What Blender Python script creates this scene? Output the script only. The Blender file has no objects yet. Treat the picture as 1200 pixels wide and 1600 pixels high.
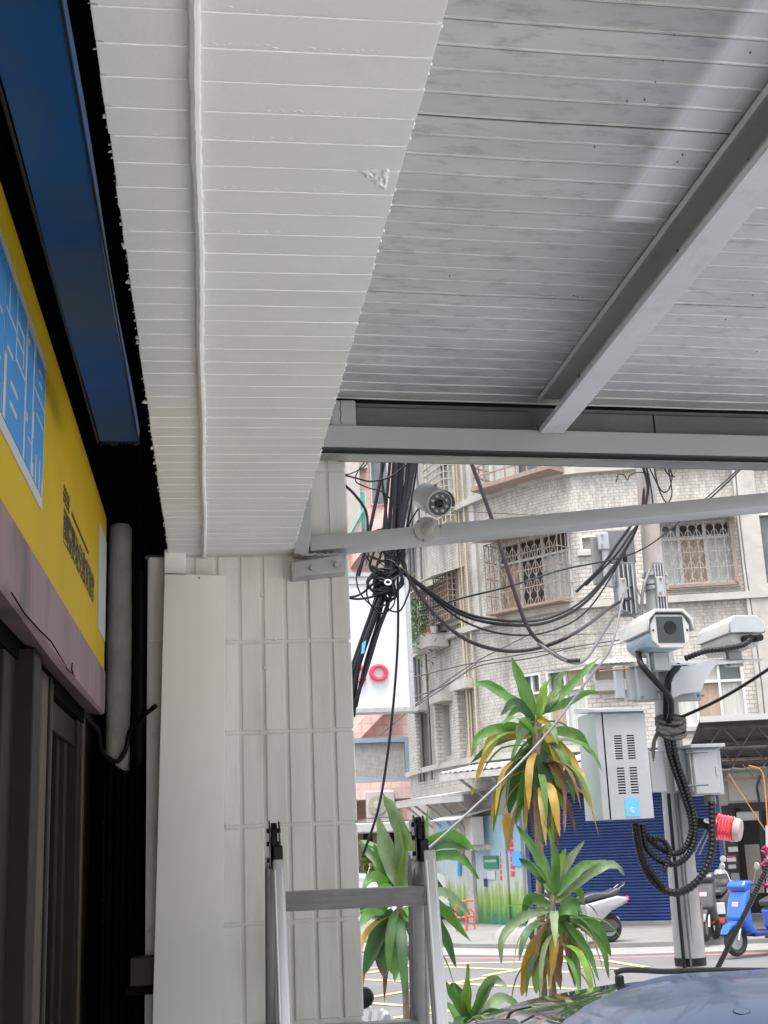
import bpy, bmesh, math, random
import numpy as np
from mathutils import Vector, Matrix
rnd = random.Random(7)
S = bpy.context.scene
C = S.collection
H = 1.9                                   # eye height above the street
# ------------------------------------------------------------------ camera
FPX = 1957.0
AX = Vector((0.99027087, -0.00530811, 0.13905187))      # world axes in camera (x right, y down, z forward)
AY = Vector((-0.1330982, 0.2554311, 0.95762196))
AZ = Vector((-0.04060133, -0.96681269, 0.25223948))
cam = bpy.data.cameras.new('camera'); co = bpy.data.objects.new('camera', cam); C.objects.link(co)
cam.sensor_fit = 'VERTICAL'; cam.sensor_height = 36; cam.lens = 36 * FPX / 1600
cam.clip_start = 0.05; cam.clip_end = 2000
M3 = Matrix(((AX[0], -AX[1], -AX[2]), (AY[0], -AY[1], -AY[2]), (AZ[0], -AZ[1], -AZ[2])))
co.matrix_world = Matrix.Translation((0, 0, H)) @ M3.to_4x4()
S.camera = co
# ------------------------------------------------------------------ world, sun, exposure
SUN_EL, SUN_AZ = math.radians(74), math.radians(200)     # azimuth clockwise from +Y
W = bpy.data.worlds.new('World'); S.world = W; W.use_nodes = True
nt = W.node_tree; bg = nt.nodes['Background']
sky = nt.nodes.new('ShaderNodeTexSky'); sky.sky_type = 'NISHITA'; sky.sun_disc = False
sky.sun_elevation = SUN_EL; sky.sun_rotation = SUN_AZ; sky.dust_density = 4.0; sky.air_density = 1.0
hs = nt.nodes.new('ShaderNodeHueSaturation'); hs.inputs['Saturation'].default_value = 0.28   # overcast: a grey-white sky
nt.links.new(sky.outputs[0], hs.inputs['Color']); nt.links.new(hs.outputs[0], bg.inputs[0]); bg.inputs[1].default_value = 0.15
sl = bpy.data.lights.new('sun', 'SUN'); so = bpy.data.objects.new('sun', sl); C.objects.link(so)
sl.energy = 1.5; sl.angle = math.radians(25); sl.color = (1, 0.97, 0.92)
sd = Vector((math.sin(SUN_AZ) * math.cos(SUN_EL), math.cos(SUN_AZ) * math.cos(SUN_EL), math.sin(SUN_EL)))
so.rotation_euler = sd.to_track_quat('Z', 'Y').to_euler(); so.location = sd * 40
S.view_settings.view_transform = 'Standard'; S.view_settings.look = 'None'
S.view_settings.exposure = 1.72; S.view_settings.gamma = 1
S.cycles.max_bounces = 6; S.cycles.diffuse_bounces = 4; S.cycles.glossy_bounces = 3; S.cycles.use_adaptive_sampling = True; S.cycles.adaptive_threshold = 0.02; S.cycles.use_denoising = True
S.cycles.sample_clamp_indirect = 6

# ------------------------------------------------------------------ pixel of the 1200x1600 photo -> world point on a real plane
def ray(px, py):
    v = Vector((px - 600, py - 800, FPX)); return Vector((AX.dot(v), AY.dot(v), AZ.dot(v)))
def P(px, py, Y):
    r = ray(px, py); r = r * (Y / r.y); return Vector((r.x, r.y, r.z + H))
def PZ(px, py, z):
    r = ray(px, py); r = r * ((z - H) / r.z); return Vector((r.x, r.y, z))
def PX(px, py, x):
    r = ray(px, py); r = r * (x / r.x); return Vector((x, r.y, r.z + H))
def rect(l, t, r, b, Y):
    my, mx = (t + b) / 2, (l + r) / 2
    return P(l, my, Y).x, P(r, my, Y).x, P(mx, b, Y).z, P(mx, t, Y).z       # x0 x1 z0 z1

# ------------------------------------------------------------------ mesh builder
class MB:
    def __init__(s): s.v = []; s.f = []
    def add(s, vs, fs, M=None):
        o = len(s.v)
        for p in vs:
            p = Vector(p); s.v.append(tuple(M @ p) if M is not None else tuple(p))
        s.f += [tuple(i + o for i in f) for f in fs]; return s
    def box(s, x0, x1, y0, y1, z0, z1, M=None):
        return s.add([(x0, y0, z0), (x1, y0, z0), (x1, y1, z0), (x0, y1, z0), (x0, y0, z1), (x1, y0, z1), (x1, y1, z1), (x0, y1, z1)],
                     [(3, 2, 1, 0), (4, 5, 6, 7), (0, 1, 5, 4), (1, 2, 6, 5), (2, 3, 7, 6), (3, 0, 4, 7)], M)
    def quad(s, a, b, c, d): return s.add([a, b, c, d], [(0, 1, 2, 3)])
    def prism(s, poly, h0, h1, M=None):                 # polygon in local xy (ccw), extruded along z
        n = len(poly)
        vs = [(p[0], p[1], h0) for p in poly] + [(p[0], p[1], h1) for p in poly]
        fs = [tuple(reversed(range(n))), tuple(range(n, 2 * n))] + [(i, (i + 1) % n, (i + 1) % n + n, i + n) for i in range(n)]
        return s.add(vs, fs, M)
    def tube(s, pts, r, n=6, cap=True):
        pts = [Vector(p) for p in pts]; m = len(pts)
        rs = r if isinstance(r, (list, tuple)) else [r] * m
        t0 = (pts[1] - pts[0]).normalized()
        u = t0.orthogonal().normalized(); vs = []; fs = []
        for i, p in enumerate(pts):
            t = (pts[min(i + 1, m - 1)] - pts[max(i - 1, 0)])
            if t.length < 1e-9: t = t0
            t.normalize(); u = (u - t * u.dot(t))
            if u.length < 1e-6: u = t.orthogonal()
            u.normalize(); w = t.cross(u)
            for k in range(n):
                a = 2 * math.pi * k / n; vs.append(p + (u * math.cos(a) + w * math.sin(a)) * rs[i])
        for i in range(m - 1):
            for k in range(n):
                fs.append((i * n + k, i * n + (k + 1) % n, (i + 1) * n + (k + 1) % n, (i + 1) * n + k))
        if cap: fs += [tuple(reversed(range(n))), tuple(range((m - 1) * n, m * n))]
        return s.add(vs, fs)
    def cyl(s, a, b, r, r2=None, n=12): return s.tube([a, b], [r, r if r2 is None else r2], n)
    def lathe(s, prof, n=16, M=None):                   # (radius, height) about local z
        vs = []; fs = []; m = len(prof)
        for r, z in prof:
            for k in range(n):
                a = 2 * math.pi * k / n; vs.append((r * math.cos(a), r * math.sin(a), z))
        for i in range(m - 1):
            for k in range(n):
                fs.append((i * n + k, i * n + (k + 1) % n, (i + 1) * n + (k + 1) % n, (i + 1) * n + k))
        fs += [tuple(reversed(range(n))), tuple(range((m - 1) * n, m * n))]
        return s.add(vs, fs, M)
    def torus(s, R, r, n=20, k=8, M=None):
        vs = []; fs = []
        for i in range(n):
            a = 2 * math.pi * i / n
            for j in range(k):
                b = 2 * math.pi * j / k; q = R + r * math.cos(b); vs.append((q * math.cos(a), q * math.sin(a), r * math.sin(b)))
        for i in range(n):
            for j in range(k):
                fs.append((i * k + j, ((i + 1) % n) * k + j, ((i + 1) % n) * k + (j + 1) % k, i * k + (j + 1) % k))
        return s.add(vs, fs, M)
    def loft(s, rings, cap=True, closed=True):
        n = len(rings[0]); vs = [p for r in rings for p in r]; fs = []
        for i in range(len(rings) - 1):
            for k in range(n if closed else n - 1):
                fs.append((i * n + k, i * n + (k + 1) % n, (i + 1) * n + (k + 1) % n, (i + 1) * n + k))
        if cap: fs += [tuple(reversed(range(n))), tuple(range((len(rings) - 1) * n, len(rings) * n))]
        return s.add(vs, fs)
    def mesh(s, name, m, smooth=False, bevel=0, seg=1):
        me = bpy.data.meshes.new(name); me.from_pydata(s.v, [], s.f)
        bm = bmesh.new(); bm.from_mesh(me)
        bmesh.ops.recalc_face_normals(bm, faces=bm.faces)
        if bevel:
            es = [e for e in bm.edges if len(e.link_faces) == 2 and e.calc_face_angle(0) > 0.5]
            bmesh.ops.bevel(bm, geom=es, offset=bevel, segments=seg, affect='EDGES', profile=0.6)
        bm.to_mesh(me); bm.free()
        if smooth:
            me.polygons.foreach_set('use_smooth', [True] * len(me.polygons))
            me.set_sharp_from_angle(angle=math.radians(40))
        me.materials.append(m); return me
def spline(pts, k=8):                                   # Catmull-Rom through the points
    pts = [Vector(p) for p in pts]; out = []
    q = [pts[0] * 2 - pts[1]] + pts + [pts[-1] * 2 - pts[-2]]
    for i in range(1, len(q) - 2):
        a, b, c, d = q[i - 1:i + 3]
        for j in range(k):
            t = j / k
            out.append(0.5 * ((2 * b) + (c - a) * t + (2 * a - 5 * b + 4 * c - d) * t * t + (3 * b - a - 3 * c + d) * t ** 3))
    out.append(pts[-1]); return out
def tag(o, label=None, cat=None, group=None, kind=None):
    for k, v in (('label', label), ('category', cat), ('group', group), ('kind', kind)):
        if v: o[k] = v
    return o
def thing(name, label, cat, loc=(0, 0, 0), group=None):
    o = bpy.data.objects.new(name, None); o.empty_display_size = 0.1; C.objects.link(o); o.location = loc
    return tag(o, label, cat, group)
def link(name, me, parent=None):
    o = bpy.data.objects.new(name, me); C.objects.link(o)
    if parent is not None:
        o.parent = parent
        if parent.type == 'EMPTY': o.location = -Vector(parent.location)
    return o
def obj(name, mb, m, parent=None, smooth=False, bevel=0, seg=1):
    return link(name, mb.mesh(name, m, smooth, bevel, seg), parent)
def struct(name, mb, m, parent=None): return tag(obj(name, mb, m, parent), kind='structure')

# ------------------------------------------------------------------ materials
def mat(name, col, rough=0.6, var=0.12, scale=6, bump=0, bscale=60, metal=0, dirt=None, dirt_amt=0.3, dscale=9, coat=0, stretch=None, spec=0.5, orand=0):
    m = bpy.data.materials.new(name); m.use_nodes = True; t = m.node_tree; N = t.nodes; L = t.links
    b = N['Principled BSDF']; b.inputs['Roughness'].default_value = rough; b.inputs['Metallic'].default_value = metal
    b.inputs['Coat Weight'].default_value = coat; b.inputs['Specular IOR Level'].default_value = spec
    g = N.new('ShaderNodeNewGeometry'); src = g.outputs['Position']
    if stretch:
        mp = N.new('ShaderNodeMapping'); mp.inputs['Scale'].default_value = stretch; L.new(src, mp.inputs[0]); src = mp.outputs[0]
    n = N.new('ShaderNodeTexNoise'); n.inputs['Scale'].default_value = scale; n.inputs['Detail'].default_value = 3; L.new(src, n.inputs['Vector'])
    r = N.new('ShaderNodeValToRGB'); L.new(n.outputs[0], r.inputs[0])
    r.color_ramp.elements[0].position = 0.3; r.color_ramp.elements[1].position = 0.72
    r.color_ramp.elements[0].color = (*[c * (1 - var) for c in col], 1); r.color_ramp.elements[1].color = (*[min(1, c * (1 + var)) for c in col], 1)
    out = r.outputs[0]
    if orand:
        oi = N.new('ShaderNodeObjectInfo'); mr0 = N.new('ShaderNodeMapRange'); mr0.inputs[3].default_value = 1 - orand; mr0.inputs[4].default_value = 1 + orand * .6; L.new(oi.outputs['Random'], mr0.inputs[0])
        mv = N.new('ShaderNodeVectorMath'); mv.operation = 'SCALE'; L.new(out, mv.inputs[0]); L.new(mr0.outputs[0], mv.inputs['Scale']); out = mv.outputs[0]
    if dirt:
        n2 = N.new('ShaderNodeTexNoise'); n2.inputs['Scale'].default_value = dscale; n2.inputs['Detail'].default_value = 4; n2.inputs['Roughness'].default_value = 0.65
        L.new(src, n2.inputs['Vector'])
        r2 = N.new('ShaderNodeMapRange'); r2.inputs[1].default_value = 0.52; r2.inputs[2].default_value = 0.72; r2.inputs[4].default_value = dirt_amt; L.new(n2.outputs[0], r2.inputs[0])
        mx = N.new('ShaderNodeMixRGB'); L.new(r2.outputs[0], mx.inputs[0]); L.new(out, mx.inputs[1]); mx.inputs[2].default_value = (*dirt, 1); out = mx.outputs[0]
    L.new(out, b.inputs['Base Color'])
    if bump:
        n3 = N.new('ShaderNodeTexNoise'); n3.inputs['Scale'].default_value = bscale; n3.inputs['Detail'].default_value = 2; L.new(src, n3.inputs['Vector'])
        bp = N.new('ShaderNodeBump'); bp.inputs['Strength'].default_value = bump; bp.inputs['Distance'].default_value = 0.01; L.new(n3.outputs[0], bp.inputs['Height']); L.new(bp.outputs[0], b.inputs['Normal'])
    m['o'] = 1
    return m
def bcol(m):                                             # socket that feeds the base colour
    b = m.node_tree.nodes['Principled BSDF']; return b, b.inputs['Base Color'].links[0].from_socket
MT = {}
def K(n, *a, **k):
    if n not in MT: MT[n] = mat(n, *a, **k)
    return MT[n]
K('soffit_paint', (.86, .86, .845), .30, .02, 5, bump=.035, bscale=120, dirt=(.70, .70, .68), dirt_amt=.3, dscale=7, orand=.02)
K('white_paint', (.84,.84,.82), .42, .03, 6, bump=.06, bscale=140)
K('pillar_paint', (.69, .68, .65), .45, .05, 14, bump=.05, bscale=90, dirt=(.44, .40, .35), dirt_amt=.4, dscale=6, stretch=(1.6, 1, .25), orand=.05)
K('panel_paint', (.78, .77, .735), .55, .02, 3)
K('roof_paint', (.49, .49, .485), .36, .09, 7, bump=.03, bscale=40, dirt=(.17, .17, .17), dirt_amt=.5, dscale=27, stretch=(.55, 1.3, 1), orand=.06)
K('steel_paint', (.36, .365, .37), .34, .04, 6, dirt=(.36, .35, .33), dirt_amt=.3, dscale=12, bump=.05)
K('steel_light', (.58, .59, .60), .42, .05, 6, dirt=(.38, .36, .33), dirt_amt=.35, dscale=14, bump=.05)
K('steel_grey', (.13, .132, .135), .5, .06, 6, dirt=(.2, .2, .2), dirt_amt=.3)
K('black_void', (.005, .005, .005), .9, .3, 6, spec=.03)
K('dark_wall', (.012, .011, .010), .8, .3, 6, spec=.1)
K('black_plastic', (.008, .008, .009), .45, .2, 20, spec=.22)
K('black_cable', (.008, .008, .010), .5, .25, 30, spec=.2)
K('violet_cable', (.03, .02, .025), .5, .2, 30, spec=.25)
K('grey_cable', (.10,.10,.105), .5, .1, 30)
K('tan_cable', (.36,.31,.22), .6, .1, 30)
K('orange_cable', (.40, .19, .05), .6, .1, 30)
K('bounce_paving', (.50, .495, .48), .7, .08, 3, bump=.1, bscale=40)
K('concrete', (.22,.218,.21), .85, .1, 2.5, bump=.2, bscale=30, dirt=(.25, .24, .22), dirt_amt=.35, dscale=1.5)
K('pavement', (.17, .168, .16), .9, .12, 2, bump=.3, bscale=40, dirt=(.22, .21, .2), dirt_amt=.4, dscale=1.2)
K('asphalt', (.115, .115, .118), .9, .10, 1.3, bump=.3, bscale=60, dirt=(.13, .13, .13), dirt_amt=.4, dscale=.7)
K('line_yellow', (.45, .36, .17), .8, .1, 12, dirt=(.3, .26, .18), dirt_amt=.4, dscale=8)
K('line_red', (.42,.14,.15), .8, .1, 12, dirt=(.3, .2, .2), dirt_amt=.4, dscale=8)
K('alu', (.50,.50,.505), .34, .05, 30, metal=1, dirt=(.35, .34, .33), dirt_amt=.5, dscale=30, stretch=(1, 1, .12))
K('alu_dark', (.36,.355,.355), .4, .08, 30, metal=1)
K('galv', (.36, .365, .37), .42, .12, 25, metal=.8, dirt=(.3, .25, .2), dirt_amt=.35)
K('rust', (.30, .12, .05), .8, .3, 25)
K('rust_pink', (.24, .178, .148), .75, .15, 12)
K('cabinet_grey', (.29, .30, .31), .38, .02, 4, dirt=(.45, .46, .47), dirt_amt=.2)
K('cabinet_side', (.24, .29, .275), .42, .06, 8)
K('cctv_white', (.37, .365, .35), .35, .03, 12)
K('cctv_belly', (.28, .36, .42), .25, .05, 12, metal=.4)
K('lens_glass', (.02, .022, .025), .08, .1, 20)
K('pole_concrete', (.28, .28, .28), .75, .18, 10, bump=.2, dirt=(.24, .15, .09), dirt_amt=.8, dscale=4, stretch=(1, 1, .4))
K('red_plastic', (.75, .03, .05), .25, .08, 20, coat=.5)
K('clear_plastic', (.34, .27, .27), .2, .05, 20)
K('rope', (.10, .095, .08), .9, .3, 60, bump=.4, bscale=200)
K('sign_yellow', (.48, .33, .013), .6, .05, 4, dirt=(.40, .28, .03), dirt_amt=.3, dscale=6, spec=.15)
K('sign_white', (.46, .47, .50), .45, .02, 6)
K('sign_blue', (.04, .24, .55), .6, .04, 6)
K('ink', (.02, .02, .02), .6, .1, 6)
K('pink_fascia', (.23, .155, .17), .6, .18, 5, spec=.2, dirt=(.085, .075, .075), dirt_amt=.75, dscale=6, stretch=(1, 1, .35))
K('blue_paint', (.006, .05, .15), .5, .25, 3, spec=.18, dirt=(.055, .06, .022), dirt_amt=.75, dscale=2.2)
K('plaster_pipe', (.40, .385, .355), .9, .2, 16, bump=.5, bscale=40, dirt=(.16, .14, .12), dirt_amt=.6, dscale=8, stretch=(1, 1, .5))
K('brown_alu', (.010, .008, .0065), .6, .15, 10, spec=.15)
K('tan_alu', (.075, .056, .038), .55, .1, 10, spec=.2)
K('door_brown', (.016, .0118, .0085), .6, .15, 10, spec=.2)
K('dark_glass', (.016, .014, .012), .25, .1, 5)
K('stucco', (.43, .415, .385), .9, .22, 14, bump=.9, bscale=20, dirt=(.18, .16, .135), dirt_amt=.65, dscale=1.3, stretch=(1, 1, .3))
K('ledge', (.37, .35, .325), .85, .1, 3, dirt=(.22, .2, .18), dirt_amt=.6, dscale=2)
K('win_frame', (.5, .5, .49), .5, .08, 6)
K('win_glass', (.09, .10, .10), .12, .4, 1.6)
K('curtain', (.42, .42, .40), .9, .15, 8, stretch=(8, 8, .2))
K('curtain_brown', (.34, .25, .19), .9, .12, 8, stretch=(8, 8, .2))
K('dark_room', (.05, .045, .042), .9, .3, 3)
K('iron_grille', (.24, .19, .16), .7, .2, 10)
K('iron_white', (.31, .29, .26), .7, .1, 10)
K('awning_metal', (.40, .39, .38), .6, .15, 6, dirt=(.2, .18, .16), dirt_amt=.5)
K('awning_white', (.36,.36,.355), .6, .05, 6, dirt=(.4, .38, .35), dirt_amt=.3)
K('awning_dark', (.07, .065, .065), .8, .3, 5)
K('shutter_blue', (.022, .048, .165), .42, .1, 5, dirt=(.05, .07, .2), dirt_amt=.4)
K('ac_white', (.38,.37,.35), .5, .04, 6)
K('ac_grille', (.30, .27, .23), .7, .1, 20)
K('pink_tile', (.60, .43, .40), .7, .06, 3)
K('teal', (.10, .36, .30), .6, .2, 8)
K('trunk', (.20, .15, .11), .9, .25, 30, bump=.5, bscale=60)
K('leaf_green', (.085, .165, .048), .5, .3, 25, spec=.35, orand=.22, stretch=(1, 1, .5))
K('leaf_dark', (.045, .098, .040), .5, .3, 25, spec=.35, orand=.22, stretch=(1, 1, .5))
K('leaf_light', (.15, .235, .035), .5, .3, 25, spec=.35, orand=.22, stretch=(1, 1, .5))
K('leaf_pale', (.165, .22, .12), .5, .3, 25, spec=.35, orand=.22, stretch=(1, 1, .5))
K('leaf_yellow', (.33, .21, .03), .5, .2, 12, dirt=(.15, .22, .03), dirt_amt=.6, dscale=14)
K('leaf_brown', (.16, .075, .04), .7, .3, 14)
K('clay', (.30, .12, .07), .8, .1, 10)
K('car_blue', (.105, .165, .30), .38, .03, 5, coat=.35, metal=.3)
K('car_silver', (.27, .31, .37), .25, .03, 5, coat=1.0, metal=.5)
K('car_white', (.72, .72, .72), .3, .02, 5, coat=.6)
K('car_glass', (.02, .024, .024), .05, .1, 3, coat=.5)
K('rubber', (.02, .02, .02), .8, .2, 20)
K('moto_blue', (.008, .085, .40), .25, .08, 8, coat=.8)
K('moto_deep', (.006,.02,.15), .3, .08, 8, coat=.5)
K('moto_silver', (.36, .36, .36), .3, .05, 8, metal=.5)
K('moto_dark', (.05, .05, .055), .35, .1, 8)
K('chrome', (.6, .6, .6), .12, .05, 8, metal=1)
K('barrier_red', (.62, .07, .05), .5, .1, 8)
K('mustard', (.5, .4, .05), .6, .1, 6)
K('sticker_blue', (.10, .35, .66), .5, .04, 10)
K('green_plate', (.01, .20, .12), .5, .1, 10)
K('shop_dark', (.035, .03, .028), .8, .4, 3)
K('shop_tan', (.30, .22, .16), .8, .2, 4)
K('signal_red', (.70, .03, .06), .4, .05, 8)
K('flower', (.2,.015,.06), .7, .2, 30)
# ---- material extras
def leaf_translucent(n, col):
    m = MT[n]; t = m.node_tree; b, c = bcol(m); out = t.nodes['Material Output']
    tr = t.nodes.new('ShaderNodeBsdfTranslucent'); tr.inputs[0].default_value = (*col, 1)
    ad = t.nodes.new('ShaderNodeMixShader'); ad.inputs[0].default_value = .3
    t.links.new(b.outputs[0], ad.inputs[1]); t.links.new(tr.outputs[0], ad.inputs[2]); t.links.new(ad.outputs[0], out.inputs[0])
for n, c in (('leaf_green', (.10, .28, .03)), ('leaf_light', (.14, .30, .02)), ('leaf_dark', (.04, .14, .03)), ('leaf_yellow', (.45, .28, .02)), ('leaf_pale', (.12, .22, .06))): leaf_translucent(n, c)
# bright reflection on the roof beside the rafter, painted as a whiter, glossier band
def paint_glare_band():
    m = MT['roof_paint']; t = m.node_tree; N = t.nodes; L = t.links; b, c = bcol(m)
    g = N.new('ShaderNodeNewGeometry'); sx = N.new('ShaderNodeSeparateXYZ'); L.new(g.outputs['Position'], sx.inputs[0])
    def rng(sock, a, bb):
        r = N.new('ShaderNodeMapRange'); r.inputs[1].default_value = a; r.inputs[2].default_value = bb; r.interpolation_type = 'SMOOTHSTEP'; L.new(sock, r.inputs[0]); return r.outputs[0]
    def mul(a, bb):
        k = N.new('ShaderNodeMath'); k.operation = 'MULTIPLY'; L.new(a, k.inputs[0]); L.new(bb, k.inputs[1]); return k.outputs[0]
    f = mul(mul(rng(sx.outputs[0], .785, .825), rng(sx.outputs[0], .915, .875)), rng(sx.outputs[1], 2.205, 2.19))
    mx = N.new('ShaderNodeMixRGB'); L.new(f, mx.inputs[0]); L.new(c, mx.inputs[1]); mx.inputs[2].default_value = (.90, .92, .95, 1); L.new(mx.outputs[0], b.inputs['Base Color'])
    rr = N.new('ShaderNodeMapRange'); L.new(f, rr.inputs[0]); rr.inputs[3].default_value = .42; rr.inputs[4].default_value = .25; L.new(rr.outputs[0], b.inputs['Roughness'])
paint_glare_band()
def grid_tiles(n, bw, bh, mortar, mcol, src_swap='xz', msize=.03):   # tiles too far away to tell apart
    m = MT[n]; t = m.node_tree; N = t.nodes; L = t.links; b, c = bcol(m)
    g = N.new('ShaderNodeNewGeometry'); sx = N.new('ShaderNodeSeparateXYZ'); L.new(g.outputs['Position'], sx.inputs[0])
    cb = N.new('ShaderNodeCombineXYZ'); ad = N.new('ShaderNodeMath'); ad.operation = 'SUBTRACT'; L.new(sx.outputs[0], ad.inputs[0]); L.new(sx.outputs[1], ad.inputs[1])
    L.new(ad.outputs[0], cb.inputs[0]); L.new(sx.outputs[2], cb.inputs[1])
    br = N.new('ShaderNodeTexBrick'); br.inputs['Scale'].default_value = 1; br.inputs['Brick Width'].default_value = bw; br.inputs['Row Height'].default_value = bh
    br.inputs['Mortar Size'].default_value = msize; br.inputs['Mortar'].default_value = (*mcol, 1); br.inputs['Color1'].default_value = (1, 1, 1, 1); br.inputs['Color2'].default_value = (.86, .86, .86, 1)
    br.offset = 0.5 if mortar else 0
    L.new(cb.outputs[0], br.inputs[0]); mx = N.new('ShaderNodeMixRGB'); mx.blend_type = 'MULTIPLY'; mx.inputs[0].default_value = 1
    L.new(c, mx.inputs[1]); L.new(br.outputs[0], mx.inputs[2]); L.new(mx.outputs[0], b.inputs['Base Color'])
grid_tiles('pink_tile', .30, .30, 0, (.82, .78, .76))
K('mosaic', (.44, .42, .39), .8, .08, 4, dirt=(.32, .29, .26), dirt_amt=.5, dscale=1.5, stretch=(1, 1, .4))
grid_tiles('mosaic', .21, .085, 1, (.60, .58, .56), msize=.012)
grid_tiles('stucco', .15, .07, 1, (.70, .68, .66), msize=.010)
# painted mural: sky blue over white over painted grass (paint on the wall)
def mural(n, top, z0):
    m = K(n, top, .7, .12, 2.5); t = m.node_tree; N = t.nodes; L = t.links; b, c = bcol(m)
    g = N.new('ShaderNodeNewGeometry'); sx = N.new('ShaderNodeSeparateXYZ'); L.new(g.outputs['Position'], sx.inputs[0])
    ns = N.new('ShaderNodeTexNoise'); ns.inputs['Scale'].default_value = 3; ns.inputs['Detail'].default_value = 8
    mp = N.new('ShaderNodeMapping'); mp.inputs['Scale'].default_value = (3, 3, .5); L.new(g.outputs['Position'], mp.inputs[0]); L.new(mp.outputs[0], ns.inputs[0])
    k = N.new('ShaderNodeMath'); k.operation = 'MULTIPLY_ADD'; L.new(ns.outputs[0], k.inputs[0]); k.inputs[1].default_value = .9; L.new(sx.outputs[2], k.inputs[2])
    mr = N.new('ShaderNodeMapRange'); mr.inputs[1].default_value = z0 + .35; mr.inputs[2].default_value = z0 + 3.2; L.new(k.outputs[0], mr.inputs[0])
    r = N.new('ShaderNodeValToRGB'); e = r.color_ramp.elements; e[0].position = 0; e[0].color = (.03, .16, .12, 1); e[1].position = 1; e[1].color = (*top, 1)
    for p, cc in ((.07, (.05, .17, .06)), (.15, (.16, .28, .06)), (.24, (.27, .34, .13)), (.31, (.40, .44, .42)), (.55, (.30, .42, .50))):
        x = e.new(p); x.color = (*cc, 1)
    L.new(mr.outputs[0], r.inputs[0])
    mx = N.new('ShaderNodeMixRGB'); mx.blend_type = 'OVERLAY'; mx.inputs[0].default_value = .25; L.new(r.outputs[0], mx.inputs[1]); L.new(ns.outputs[0], mx.inputs[2]); L.new(mx.outputs[0], b.inputs['Base Color'])
mural('mural_blue', (.07, .30, .52), 0.15); mural('mural_pale', (.30, .50, .60), 0.15)
def text_mesh(name, body, size, m, M, parent, bold=0, depth=0.001, align='LEFT'):
    cu = bpy.data.curves.new('t', 'FONT'); cu.body = body; cu.size = size; cu.extrude = depth; cu.offset = bold; cu.align_x = align; cu.resolution_u = 2
    o = bpy.data.objects.new('t', cu); C.objects.link(o); bpy.context.view_layer.update()
    me = bpy.data.meshes.new_from_object(o.evaluated_get(bpy.context.evaluated_depsgraph_get()))
    bpy.data.objects.remove(o); me.transform(M); me.name = name; me.materials.clear(); me.materials.append(m)
    return link(name, me, parent)
def frame(o, x, y, z):                                   # matrix from origin and axes
    x, y, z = Vector(x).normalized(), Vector(y).normalized(), Vector(z).normalized()
    return Matrix(((x[0], y[0], z[0], o[0]), (x[1], y[1], z[1], o[1]), (x[2], y[2], z[2], o[2]), (0, 0, 0, 1)))

# ================================================================== SETTING: ground, road, far pavement
struct('road', MB().quad((-400, -400, 0), (400, -400, 0), (400, 700, 0), (-400, 700, 0)), MT['asphalt'])
struct('forecourt_pavement', MB().box(-30, 30, -14, 7.4, -.2, .1), MT['bounce_paving'])  # out of view; made pale to bounce light up under the canopy
# facade plan of the corner building: (pixel column at eye level, distance)
PLAN = [(1420, 22.9), (1330, 23.2), (1200, 23.5), (1020, 24.0), (940, 24.25), (890, 24.7), (830, 25.5), (770, 26.6), (725, 27.8), (690, 29.3), (660, 31.2), (645, 32.6)]
PLAN = [P(a, 1322 - .042 * (a - 328), b) for a, b in PLAN][::-1]      # from far left to right
PLAN = [Vector((p.x, p.y)) for p in PLAN]
SS = [0]
for a, b in zip(PLAN, PLAN[1:]): SS.append(SS[-1] + (b - a).length)
VN = []
for i in range(len(PLAN)):
    e = (PLAN[min(i + 1, len(PLAN) - 1)] - PLAN[max(i - 1, 0)]).normalized(); VN.append(Vector((e.y, -e.x)))
def onplan(s):
    s = min(max(s, 0.0), SS[-1] - 1e-6)
    for i in range(len(PLAN) - 1):
        if s <= SS[i + 1]:
            t = (s - SS[i]) / (SS[i + 1] - SS[i]); d = (PLAN[i + 1] - PLAN[i]).normalized()
            return PLAN[i].lerp(PLAN[i + 1], t), d
def F(px, py):                                           # pixel -> (arc length, height) on the facade
    r = ray(px, py); best = None
    for i in range(len(PLAN) - 1):
        a, b = PLAN[i], PLAN[i + 1]; e = b - a
        den = r.x * e.y - r.y * e.x
        if abs(den) < 1e-9: continue
        t = (a.x * e.y - a.y * e.x) / den; u = (a.x * r.y - a.y * r.x) / den
        if t > 0 and -1e-6 <= u <= 1 + 1e-6 and (best is None or t < best[0]): best = (t, SS[i] + u * e.length)
    if best is None: best = (24 / r.y, SS[-1])
    return best[1], r.z * best[0] + H
def FW(s, z, d=0.0):                                     # point on the facade, d metres in front of it
    p, t = onplan(s); n = Vector((t.y, -t.x))
    if d:
        for i in range(len(PLAN) - 1):
            if s <= SS[i + 1] or i == len(PLAN) - 2:
                k = min(1, max(0, (s - SS[i]) / (SS[i + 1] - SS[i]))); n = VN[i].lerp(VN[i + 1], k).normalized(); break
    q = p + n * d; return Vector((q.x, q.y, z))
def ribbon(name, s0, s1, d0, d1, z0, z1, m, parent=None, st=0.5, **k):   # solid band that follows the facade
    n = max(2, int((s1 - s0) / st) + 1); rings = []
    for i in range(n + 1):
        s = s0 + (s1 - s0) * i / n; rings.append([FW(s, z0, d0), FW(s, z0, d1), FW(s, z1, d1), FW(s, z1, d0)])
    return obj(name, MB().loft(rings), m, parent, **k)
SMAX = SS[-1]
o = ribbon('far_pavement', 0.0, SMAX, -2.0, 3.6, -.05, .10, MT['pavement']); tag(o, kind='structure')
o = ribbon('kerb_apron', 0.0, SMAX, 3.6, 4.7, -.05, .03, MT['concrete']); tag(o, kind='structure')
o = ribbon('red_kerb_line', 0.0, SMAX, 4.85, 4.97, -.01, .006, MT['line_red']); tag(o, kind='structure')
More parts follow.
